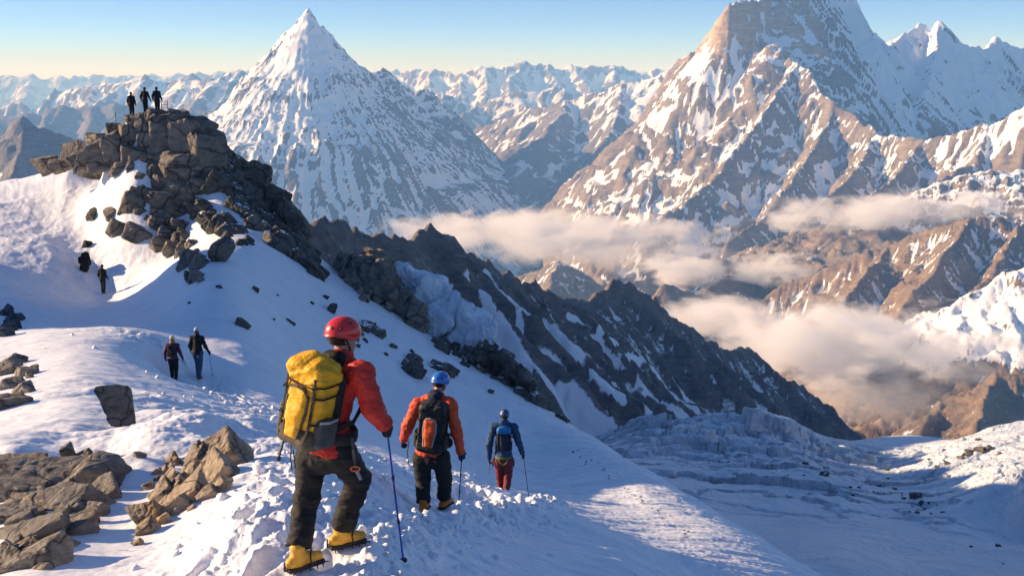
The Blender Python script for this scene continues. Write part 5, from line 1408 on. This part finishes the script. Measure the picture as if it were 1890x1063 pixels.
def backpack(label, loc, r, o, u, s, spec):
    root = frame_at('backpack', loc, r, o, u); props(root, label, 'backpack')
    a = np.array; h = spec['h']
    W, Dp, Hh = spec.get('w', 0.165) * s, spec.get('d', 0.125) * s, spec.get('hh', 0.27) * s
    solid('main_bag', crumple(f_box(a((0, 0, 0)), a((W, Dp, Hh)), 0.075 * s), 0.012 * s, 8, 2, 1.0), (-W, -Dp, -Hh), (W, Dp, Hh), h, spec['main'], root)
    lid = solid('lid', crumple(union([f_box(a((0, 0.012 * s, Hh * 0.98)), a((W * 1.02, Dp * 1.02, 0.075 * s)), 0.055 * s, rot3(R(-7), 0, 0)), f_ell(a((0, 0.0, Hh * 1.10)), a((W * 0.85, Dp * 0.8, 0.085 * s)))], 0.04), 0.022 * s, 8, 4, 1.2), (-W - .03, -Dp - .03, Hh * 0.5), (W + .03, Dp + .04, Hh * 1.55), h, spec['lid'], root)
    strip('lid_seam', [a((-W * 1.04, -Dp * 0.6, Hh * 0.80)), a((-W * 1.05, Dp * 0.6, Hh * 0.74)), a((-W * 0.7, Dp * 1.12, Hh * 0.70)), a((0, Dp * 1.2, Hh * 0.68)), a((W * 0.7, Dp * 1.12, Hh * 0.70)), a((W * 1.05, Dp * 0.6, Hh * 0.74)), a((W * 1.04, -Dp * 0.6, Hh * 0.80))], 0.014 * s, 0.012 * s, spec['trim'], lid, (0, 0, 1))
    solid('back_panel', f_box(a((0, -Dp * 0.98, 0.0)), a((W * 1.02, 0.045 * s, Hh * 0.98)), 0.04 * s), (-W * 1.1, -Dp - .1, -Hh * 1.1), (W * 1.1, 0, Hh * 1.1), h, spec['trim'], root)
    if 'bottom' in spec:
        solid('bottom_panel', crumple(f_box(a((0, 0.006, -Hh * 0.74)), a((W * 1.05, Dp * 1.08, Hh * 0.34)), 0.07 * s), 0.008 * s, 9, 6), (-W * 1.1, -Dp * 1.2, -Hh * 1.15), (W * 1.1, Dp * 1.2, -Hh * 0.3), h, spec['bottom'], root)
    pw = spec.get('pw', 0.085) * s
    fp = solid('front_pocket', crumple(union([f_box(a((0, Dp * 0.98, Hh * 0.10)), a((pw, 0.036 * s, Hh * 0.50)), 0.034 * s), f_box(a((0, Dp * 1.0, -Hh * 0.35)), a((pw * 0.72, 0.040 * s, Hh * 0.42)), 0.034 * s)], 0.03), 0.008 * s, 9, 8), (-0.13, 0, -Hh), (0.13, Dp + 0.12, Hh), h, spec['pocket'], root)
    for sx in (-1, 1):
        if 'pocket_trim' in spec:
            strip('pocket_edge', [a((0, Dp * 0.98 + 0.026 * s, Hh * 0.615)), a((sx * pw * 0.7, Dp * 0.98 + 0.022 * s, Hh * 0.58)), a((sx * pw * 1.04, Dp * 0.98 + 0.010 * s, Hh * 0.40)), a((sx * pw * 1.06, Dp * 0.98 + 0.010 * s, 0)), a((sx * pw * 0.85, Dp * 1.0 + 0.016 * s, -Hh * 0.40)), a((sx * pw * 0.72, Dp * 1.0 + 0.022 * s, -Hh * 0.72))], 0.020 * s, 0.020 * s, spec['pocket_trim'], fp, (0, 1, 0))
        strip('side_strap', [a((sx * W * 0.74, Dp * 1.02, Hh * 0.95)), a((sx * W * 0.76, Dp * 1.03, Hh * 0.62)), a((sx * W * 0.78, Dp * 0.95, Hh * 0.3)), a((sx * W * 0.78, Dp * 0.96, -Hh * 0.3)), a((sx * W * 0.76, Dp * 1.05, -Hh * 0.6)), a((sx * W * 0.7, Dp * 1.04, -Hh * 0.9))], 0.026 * s, 0.010 * s, spec['trim'], root, (0, 1, 0))
        for zz in (0.45, -0.25):
            strip('compression_strap', [a((sx * W * 0.86, Dp * 1.1, Hh * zz)), a((sx * W * 1.09, Dp * 0.6, Hh * zz)), a((sx * W * 1.08, -Dp * 0.4, Hh * (zz + 0.05))), a((sx * W * 0.98, -Dp * 0.95, Hh * (zz + 0.08)))], 0.018 * s, 0.008 * s, spec['trim'], root, (sx, 0, 0))
        sp = solid('side_pocket', crumple(f_box(a((sx * W * 1.02, -0.01 * s, -Hh * 0.52)), a((0.04 * s, Dp * 0.78, Hh * 0.40)), 0.035 * s), 0.006 * s, 10, 3), (min(0, sx * W * 1.4), -Dp, -Hh), (max(0, sx * W * 1.4), Dp, 0), h, spec['side'], root)
        strip('pocket_hem', [a((sx * (W * 1.02 + 0.028 * s), -Dp * 0.72, -Hh * 0.15)), a((sx * (W * 1.02 + 0.040 * s), 0, -Hh * 0.17)), a((sx * (W * 1.02 + 0.026 * s), Dp * 0.66, -Hh * 0.16))], 0.018 * s, 0.01 * s, spec.get('hemm', spec['trim']), sp, (sx, 0, 0))
        strip('shoulder_strap', [a((sx * 0.07 * s, -Dp * 0.9, Hh * 0.55)), a((sx * 0.095 * s, -Dp * 1.1 - 0.05 * s, Hh * 0.86)), a((sx * 0.11 * s, -Dp - 0.16 * s, Hh * 0.90)), a((sx * 0.13 * s, -Dp - 0.25 * s, Hh * 0.60)), a((sx * 0.15 * s, -Dp - 0.25 * s, Hh * 0.1)), a((sx * 0.18 * s, -Dp - 0.14 * s, -Hh * 0.35)), a((sx * 0.15 * s, -Dp * 0.9, -Hh * 0.55))], 0.05 * s, 0.022 * s, spec['trim'], root, [(0, 0.3, 1), (0, 0, 1), (0, -0.4, 1), (0, -1, 0.3), (0, -1, 0), (sx, -0.4, 0), (sx, 0, 0)])
    if spec.get('belt', True):
        yb = -Dp - 0.115 * s
        strip('hip_belt', [a((0.205 * s * math.sin(q), yb + 0.165 * s * math.cos(q), -Hh * 0.80)) for q in np.linspace(-2.9, 2.9, 22)], 0.085 * s, 0.03 * s, spec['trim'], root, [(math.sin(q), math.cos(q), 0) for q in np.linspace(-2.9, 2.9, 22)])
    return root
up1 = ax['spine']; o1 = -ax['fw']; r1 = np.cross(up1, o1) * -1
mid1 = b1 + (J1l['neck'] * 0.55 + J1l['pel'] * 0.45)
bp1 = backpack('large yellow backpack with dark brown base on the back of the nearest climber', mid1 + o1 * 0.268 + up1 * -0.010 - r1 * 0.03, np.cross(o1, up1), o1, up1, 1.08,
    dict(h=0.0085, main=C_yellow, lid=C_yellow, pocket=C_yellow, bottom=C_brown, trim=C_strap, pocket_trim=C_brown, side=C_mesh, hemm=C_packgrey, w=0.16, d=0.115, hh=0.255))
strip('buckle', [np.array((0, 0.235, 0.13)), np.array((0, 0.24, 0.09))], 0.022, 0.012, P_black, bp1, (0, 1, 0))
# folded stick strapped under the pack
q0, q1 = px(530, 790, 7.52), px(513, 850, 7.46)
e = empty('folded_stick', q1); props(e, 'short black stick with a rubber end hanging below the yellow backpack', 'walking stick')
strip('shaft', [q0 - q1, (q0 - q1) * 0.5, (q0 - q1) * 0.1], 0.017, 0.017, C_mesh, e); strip('rubber_end', [(q0 - q1) * 0.12, (q1 - q1)], 0.032, 0.032, P_black, e)
h1 = b1 + J1l['haR'] + nv(J1l['haR'] - J1l['elR']) * 0.065 + np.array((-0.012, 0.012, 0))
def ground_tip(u, v):
    g = G.hit(u, v); return np.array(g) + np.array((0, 0, -0.04)) if g else np.array(P(u, v, 8.0))
tip = px(745, 1003, 8.15); tip[2] = G.z(tip[0], tip[1]) - 0.02
pole('long blue trekking pole held by the nearest climber', h1 + nv(h1 - tip) * 0.075, tip, P_bluepole)

# ------------------------------------------------------------------ the climber with the light blue helmet
D2_ = 14.2
def j2(u, v, dd=0.0): return px(u, v, D2_ + dd)
J2 = dict(pel=j2(795, 828), neck=j2(806, 729, 0.06), head=j2(813, 706, 0.10), shL=j2(771, 746, 0.04), shR=j2(831, 746, -0.06), elL=j2(752, 788, -0.02), haL=j2(745, 812, 0.10), elR=j2(843, 798, -0.08), haR=j2(851, 836, 0.02),
          hipL=j2(779, 846, 0.02), hipR=j2(814, 845, -0.04), knL=j2(781, 890, 0.06), knR=j2(821, 886, 0.08), anL=j2(781, 930, -0.14), anR=j2(819, 922, 0.12))
hd2 = nv((math.sin(R(14)), math.cos(R(14)), 0))
J2['toeL'] = J2['anL'] + hd2 * 0.17 - UP * 0.06; J2['toeR'] = J2['anR'] + nv((0.5, 0.85, 0)) * 0.17 - UP * 0.06
p2, J2l, b2, ax2 = make_person('person in orange red jacket and light blue helmet with olive trousers and orange boots', J2,
    dict(jacket=C_orange, trousers=C_grey_olive, boots=B_orange, gloves=C_navy_dark, helmet=H_blue, hood=C_navy_dark, look=nv((0.72, 0.7, -0.15)), bulk=1.05, arm=1.1, leg=1.15, short=0.03, hem=0.05, cuff=0.082, gripR=0.9, gripL=0.6, palmR=((-0.3, 0.9, 0), (0.2, 0.4, 1.0))), 0.011)
o2 = -ax2['fw']; u2 = ax2['spine']
backpack('black backpack with an orange front pocket on the climber in the light blue helmet', b2 + J2l['neck'] * 0.46 + J2l['pel'] * 0.54 + o2 * 0.25 - np.cross(o2, u2) * 0.055 + u2 * 0.02, np.cross(o2, u2), o2, u2, 1.08,
    dict(h=0.011, main=C_packblack, lid=C_packblack, pocket=C_packred, bottom=C_packblack, trim=C_strap, pocket_trim=C_packgrey, side=C_packblack, w=0.165, d=0.115, hh=0.27, pw=0.075))
h2 = b2 + J2l['haR'] + nv(J2l['haR'] - J2l['elR']) * 0.06
tip = px(846, 932, 14.3); tip[2] = G.z(tip[0], tip[1]) - 0.02
pole('dark red trekking pole held by the climber in the light blue helmet', h2 + nv(h2 - tip) * 0.06, tip, P_redpole)
strip('hanging_strap', [px(755, 812, 14.0) - b2, px(752, 835, 14.0) - b2, px(754, 856, 14.0) - b2], 0.012, 0.006, C_strap, p2)

# ------------------------------------------------------------------ the climber with the dark blue helmet
D3_ = 22.9
def j3(u, v, dd=0.0): return px(u, v, D3_ + dd)
J3 = dict(pel=j3(929, 838), neck=j3(930, 779, 0.02), head=j3(931, 767, 0.06), shL=j3(912, 788, 0.0), shR=j3(949, 788, 0.0), elL=j3(903, 818, -0.02), haL=j3(903, 846, 0.08), elR=j3(957, 815, -0.02), haR=j3(965, 838, 0.12),
          hipL=j3(921, 848), hipR=j3(938, 848), knL=j3(923, 878, 0.1), knR=j3(938, 877, 0.02), anL=j3(925, 904, 0.14), anR=j3(934, 907, -0.16))
J3['toeL'] = J3['anL'] + np.array((-0.02, 0.17, -0.06)); J3['toeR'] = J3['anR'] + np.array((0.02, 0.17, -0.06))
p3, J3l, b3, ax3 = make_person('person in navy jacket and dark blue helmet with maroon trousers, third climber down the track', J3,
    dict(jacket=C_navy, trousers=C_maroon, boots=B_orange, gloves=C_navy_dark, helmet=H_navy, bulk=1.05, arm=1.12, leg=1.05, hood=C_navy, hem=0.02, cuff=0.07, gripR=0.8, s=0.98), 0.014)
hb = [J3l['pel'] + np.array((0.19 * math.sin(q), -0.165 * math.cos(q), -0.045)) for q in np.linspace(0, 2 * math.pi, 18)]
hn = strip('harness', hb, 0.045, 0.018, C_green, p3, [(math.sin(q), -math.cos(q), 0) for q in np.linspace(0, 2 * math.pi, 18)])
for sx in (-1, 1):
    strip('leg_loop', [J3l['pel'] + np.array((sx * 0.10, -0.165, -0.05)), J3l['pel'] + np.array((sx * 0.06, -0.175, -0.15)), J3l['pel'] + np.array((sx * 0.0, -0.16, -0.20))], 0.03, 0.015, C_green, hn)
    strip('gear_loop', [J3l['pel'] + np.array((sx * 0.19, -0.06, -0.04)), J3l['pel'] + np.array((sx * 0.235, -0.05, -0.16)), J3l['pel'] + np.array((sx * 0.225, -0.03, -0.27)), J3l['pel'] + np.array((sx * 0.20, 0.0, -0.18))], 0.035, 0.025, C_mesh, hn)
o3 = -ax3['fw']; u3 = ax3['spine']
backpack('small navy backpack with a bright blue top on the third climber', b3 + J3l['neck'] * 0.52 + J3l['pel'] * 0.48 + o3 * 0.21, np.cross(o3, u3), o3, u3, 0.92,
    dict(h=0.013, main=C_navy_dark, lid=C_packblue, pocket=C_navy_dark, trim=C_strap, side=C_navy_dark, w=0.165, d=0.09, hh=0.25, belt=False))
h3 = b3 + J3l['haR'] + nv(J3l['haR'] - J3l['elR']) * 0.06
tip = px(978, 916, 22.9); tip[2] = G.z(tip[0], tip[1]) - 0.02
pole('thin dark trekking pole held by the third climber in navy', h3 + nv(h3 - tip) * 0.06, tip, P_darkpole)
q0 = b3 + J3l['haL'] + np.array((0, 0.03, -0.06)); q1 = q0 + np.array((0.0, -0.05, -0.30))
e = empty('ice_axe', q1); props(e, 'small ice axe hanging from the left hand of the third climber', 'ice axe')
strip('shaft', [q0 - q1 + np.array((0, 0, .05)), (q0 - q1) * 0.5, q1 - q1], 0.022, 0.016, P_metal, e); strip('axe_head', [q0 - q1 + np.array((0, -0.09, 0.02)), q0 - q1 + np.array((0, 0, 0.06)), q0 - q1 + np.array((0, 0.12, 0.0))], 0.02, 0.03, P_metal, e)

# ------------------------------------------------------------------ walkers further away: one skeleton, posed for each of them
def walker(label, u, v, d, yaw, s, stride, fit, h, arms=(0.05, 0.05), spread=(0.10, 0.10)):
    x, y, z = P(u, v, d); z = G.z(x, y)
    f = np.array((math.sin(yaw), math.cos(yaw), 0)); r = np.array((math.cos(yaw), -math.sin(yaw), 0)); b = np.array((x, y, z))
    at = lambda a, c, e: b + (r * a + f * c + UP * e) * s
    J = dict(pel=at(0, 0, 0.97), neck=at(0, 0.03, 1.49), head=at(0, 0.05, 1.645), shL=at(-0.185, 0.02, 1.42), shR=at(0.185, 0.02, 1.42),
             elL=at(-0.20 - spread[0] * 0.7, arms[0] - 0.06, 1.14), elR=at(0.20 + spread[1] * 0.7, arms[1] - 0.06, 1.14), haL=at(-0.21 - spread[0], arms[0] * 2 + 0.05, 0.90), haR=at(0.21 + spread[1], arms[1] * 2 + 0.05, 0.90),
             hipL=at(-0.095, 0, 0.90), hipR=at(0.095, 0, 0.90), knL=at(-0.10, stride * 0.55 + 0.04, 0.50), knR=at(0.10, -stride * 0.35 + 0.04, 0.50), anL=at(-0.085, stride * 0.5, 0.10), anR=at(0.085, -stride * 0.6, 0.10))
    J['toeL'] = J['anL'] + f * 0.17 * s - UP * 0.06 * s; J['toeR'] = J['anR'] + f * 0.17 * s - UP * 0.06 * s
    fit['s'] = s
    return make_person(label, J, fit, h)
def daypack(label, res, mat, size=0.8):
    p, J, b, ax = res; o = -ax['fw']; u = ax['spine']
    backpack(label, b + J['neck'] * 0.52 + J['pel'] * 0.48 + o * 0.20, np.cross(o, u), o, u, size, dict(h=0.02, main=mat, lid=mat, pocket=mat, trim=C_strap, side=mat, w=0.16, d=0.085, hh=0.24, belt=False))
def walker_pole(label, res, side, mat, out=0.05, fwd=0.1):
    p, J, b, ax = res
    g = b + J['ha' + side] - UP * 0.05; tip = g + ax['rt'] * out + ax['fw'] * fwd; tip[2] = G.z(tip[0], tip[1]) - 0.02
    pole(label, g + UP * 0.08, tip, mat)

w = walker('person with a cream hat in a purple jacket, ochre scarf and dark brown trousers', 322, 706, 36.6, R(-6), 0.93, 0.22, dict(jacket=C_purple, trousers=C_dark, boots=B_brown, hat=C_cream, scarf=C_ochre, hair_mat=C_ochre, hem=0.02, cuff=0.062, bulk=0.95), 0.02)
daypack('small black backpack on the walker in the purple jacket', w, C_packblack, 0.78)
w = walker('person in a pale cap, black jacket and blue trousers walking with a pole', 367, 697, 38.0, R(8), 1.03, 0.26, dict(jacket=C_dark, trousers=C_denim, boots=B_brown, hat=C_pale, hem=0.07, cuff=0.066, bulk=1.0), 0.02, spread=(0.08, 0.14))
walker_pole('grey walking pole in the right hand of the walker in blue trousers', w, 'R', P_darkpole)
w = walker('lone dark hiker on the shaded snow at the left', 191, 541, 66.5, R(10), 1.0, 0.12, dict(jacket=C_dark, trousers=C_dark, boots=B_brown, hat=C_dark, hood=C_dark, arm=1.1, hem=0.1, bulk=1.0), 0.026, spread=(0.06, 0.06))
walker_pole('thin pole beside the lone dark hiker', w, 'R', P_darkpole, 0.06, 0.0)
w = walker('leftmost of the three dark people on the rock summit, standing a little lower', 244, 217, 77.2, R(-5), 0.98, 0.05, dict(jacket=C_dark, trousers=C_dark, boots=B_brown, hat=C_dark, hood=C_dark, arm=1.1, hem=0.04, bulk=1.02), 0.026, spread=(0.06, 0.05))
daypack('dark backpack on the leftmost summit person', w, C_dark, 0.85)
w = walker('middle one of the three dark people on the rock summit', 269, 209, 77.0, R(5), 1.0, 0.08, dict(jacket=C_dark, trousers=C_dark, boots=B_brown, hat=C_dark, hood=C_dark, arm=1.1, hem=0.06, bulk=1.0), 0.026, spread=(0.12, 0.12))
w = walker('right hand one of the three dark people, beside the summit railing', 291, 208, 77.0, R(0), 1.0, 0.06, dict(jacket=C_dark, trousers=C_dark, boots=B_brown, hat=C_dark, hood=C_dark, arm=1.1, hem=0.06, bulk=1.02), 0.026, spread=(0.11, 0.08))

# railing and marker post on the summit
x, y, z = P(305, 210, 77.0)
e = empty('railing', (x, y, z)); props(e, 'small metal railing on the rock summit beside the three dark people', 'railing')
k = 77.0 / F_PX
for xx in (-6 * k, 5 * k): strip('post', [(xx, 0, -0.4), (xx, 0, 0.2), (xx, 0, 23 * k if xx > 0 else 21 * k)], 0.05, 0.05, P_darkpole, e)
for zz in (22, 16, 10, 5): strip('rail', [(-6 * k, 0.02, (zz - 0.8) * k), (0, 0.02, (zz - 0.4) * k), (5 * k, 0.02, zz * k)], 0.03, 0.03, P_darkpole, e)
x, y, z = P(214, 224, 77.2)
e = empty('marker_post', (x, y, z)); props(e, 'thin marker post with a slanting stay on the left part of the rock summit', 'post')
strip('post', [(0, 0, -0.6), (0, 0, 0.3), (0, 0, 17 * k)], 0.045, 0.045, P_darkpole, e); strip('stay', [(-9 * k, 0, 1 * k), (-4 * k, 0, 7 * k), (0, 0, 13 * k)], 0.035, 0.035, P_darkpole, e)
# ------------------------------------------------------------------ air and valley fog
def vol_mat(name, color, density, aniso=0.0):
    m = bpy.data.materials.new(name); m.use_nodes = True
    t = m.node_tree; t.nodes.clear()
    o = t.nodes.new('ShaderNodeOutputMaterial'); v = t.nodes.new('ShaderNodeVolumePrincipled')
    v.inputs['Color'].default_value = (*color, 1); v.inputs['Density'].default_value = density; v.inputs['Anisotropy'].default_value = aniso
    v.inputs['Absorption Color'].default_value = (1, 1, 1, 1)
    t.links.new(v.outputs[0], o.inputs['Volume'])
    return m, t, v
def box_mesh(name, x0, x1, y0, y1, z0, z1):
    me = bpy.data.meshes.new(name)
    v = [(x, y, z) for z in (z0, z1) for y in (y0, y1) for x in (x0, x1)]
    me.from_pydata(v, [], [(0, 2, 3, 1), (4, 5, 7, 6), (0, 1, 5, 4), (2, 6, 7, 3), (0, 4, 6, 2), (1, 3, 7, 5)])
    return me
HAZE = 7.5e-5
hz, _, _ = vol_mat('haze', (0.24, 0.52, 1.0), HAZE)
props(link('haze', box_mesh('haze', -32000, 32000, -40, 44000, -2200, 760), hz), None, None, None, 'stuff')

def fog_material(name, scale, density, soft=0.35, thr=0.33, amp=2.1):
    m, t, v = vol_mat(name, (0.985, 0.98, 0.98), 0.0, 0.0)
    N = t.nodes.new
    tc = N('ShaderNodeTexCoord'); ge = N('ShaderNodeNewGeometry')
    ln = N('ShaderNodeVectorMath'); ln.operation = 'LENGTH'
    t.links.new(tc.outputs['Object'], ln.inputs[0])
    mp = N('ShaderNodeMapping'); mp.inputs['Scale'].default_value = (scale, scale * 0.8, scale * 2.4)
    t.links.new(ge.outputs['Position'], mp.inputs[0])
    nz = N('ShaderNodeTexNoise'); nz.inputs['Scale'].default_value = 1.0; nz.inputs['Detail'].default_value = 5.0; nz.inputs['Roughness'].default_value = 0.64; nz.inputs['Distortion'].default_value = 0.4
    t.links.new(mp.outputs[0], nz.inputs['Vector'])
    def mth(op, a, b, clamp=False):
        n = N('ShaderNodeMath'); n.operation = op; n.use_clamp = clamp
        for i, x in enumerate((a, b)):
            if isinstance(x, (int, float)): n.inputs[i].default_value = x
            else: t.links.new(x, n.inputs[i])
        return n.outputs[0]
    f = mth('SUBTRACT', 1.0, ln.outputs['Value'])
    f = mth('ADD', f, mth('MULTIPLY', mth('SUBTRACT', nz.outputs[0], 0.5), amp))
    f = mth('SUBTRACT', f, thr)
    f = mth('DIVIDE', f, soft, True)
    t.links.new(mth('MULTIPLY', f, density), v.inputs['Density'])
    return m
fog_a = fog_material('valley fog', 1 / 170.0, 0.011, 0.26)
fog_b = fog_material('near valley fog', 1 / 115.0, 0.016, 0.26)
fog_thin = fog_material('thin fog', 1 / 230.0, 0.004, 0.6, 0.25)
def fog(label, u, v, d, rx, ry, rz, mat, tilt=0.0):
    bm = bmesh.new()
    bmesh.ops.create_icosphere(bm, subdivisions=3, radius=1.0)
    me = bpy.data.meshes.new('cloud_bank'); bm.to_mesh(me); bm.free()
    o = link('cloud_bank', me, mat)
    o.location = P(u, v, d); o.scale = (rx, ry, rz); o.rotation_euler = (0, tilt, 0)
    props(o, label, 'cloud', 'fog banks in the valley')
fog('long fog bank at the foot of the pointed snow pyramid', 1000, 432, 4250, 900, 480, 105, fog_a)
fog('grey shaded fog sheet below the long bank', 1130, 468, 3900, 620, 400, 60, fog_thin)
fog('thin fog strip along the foot of the great peak at the right', 1660, 392, 3550, 620, 330, 85, fog_a, R(-3))
fog('small rounded fog puff behind the lower end of the dark ridge', 1262, 498, 3350, 190, 190, 72, fog_b)
fog('small fog puff to the right of the rounded one', 1430, 496, 3350, 230, 190, 62, fog_b)
fog('biggest fog bank filling the valley to the right of the dark ridge', 1660, 640, 2330, 640, 330, 110, fog_b, R(3))
fog('tongue of fog behind the crest of the dark ridge', 1330, 590, 2600, 260, 240, 60, fog_b, R(8))
fog('grey fog wisps below the biggest bank', 1590, 745, 1950, 210, 200, 75, fog_thin)
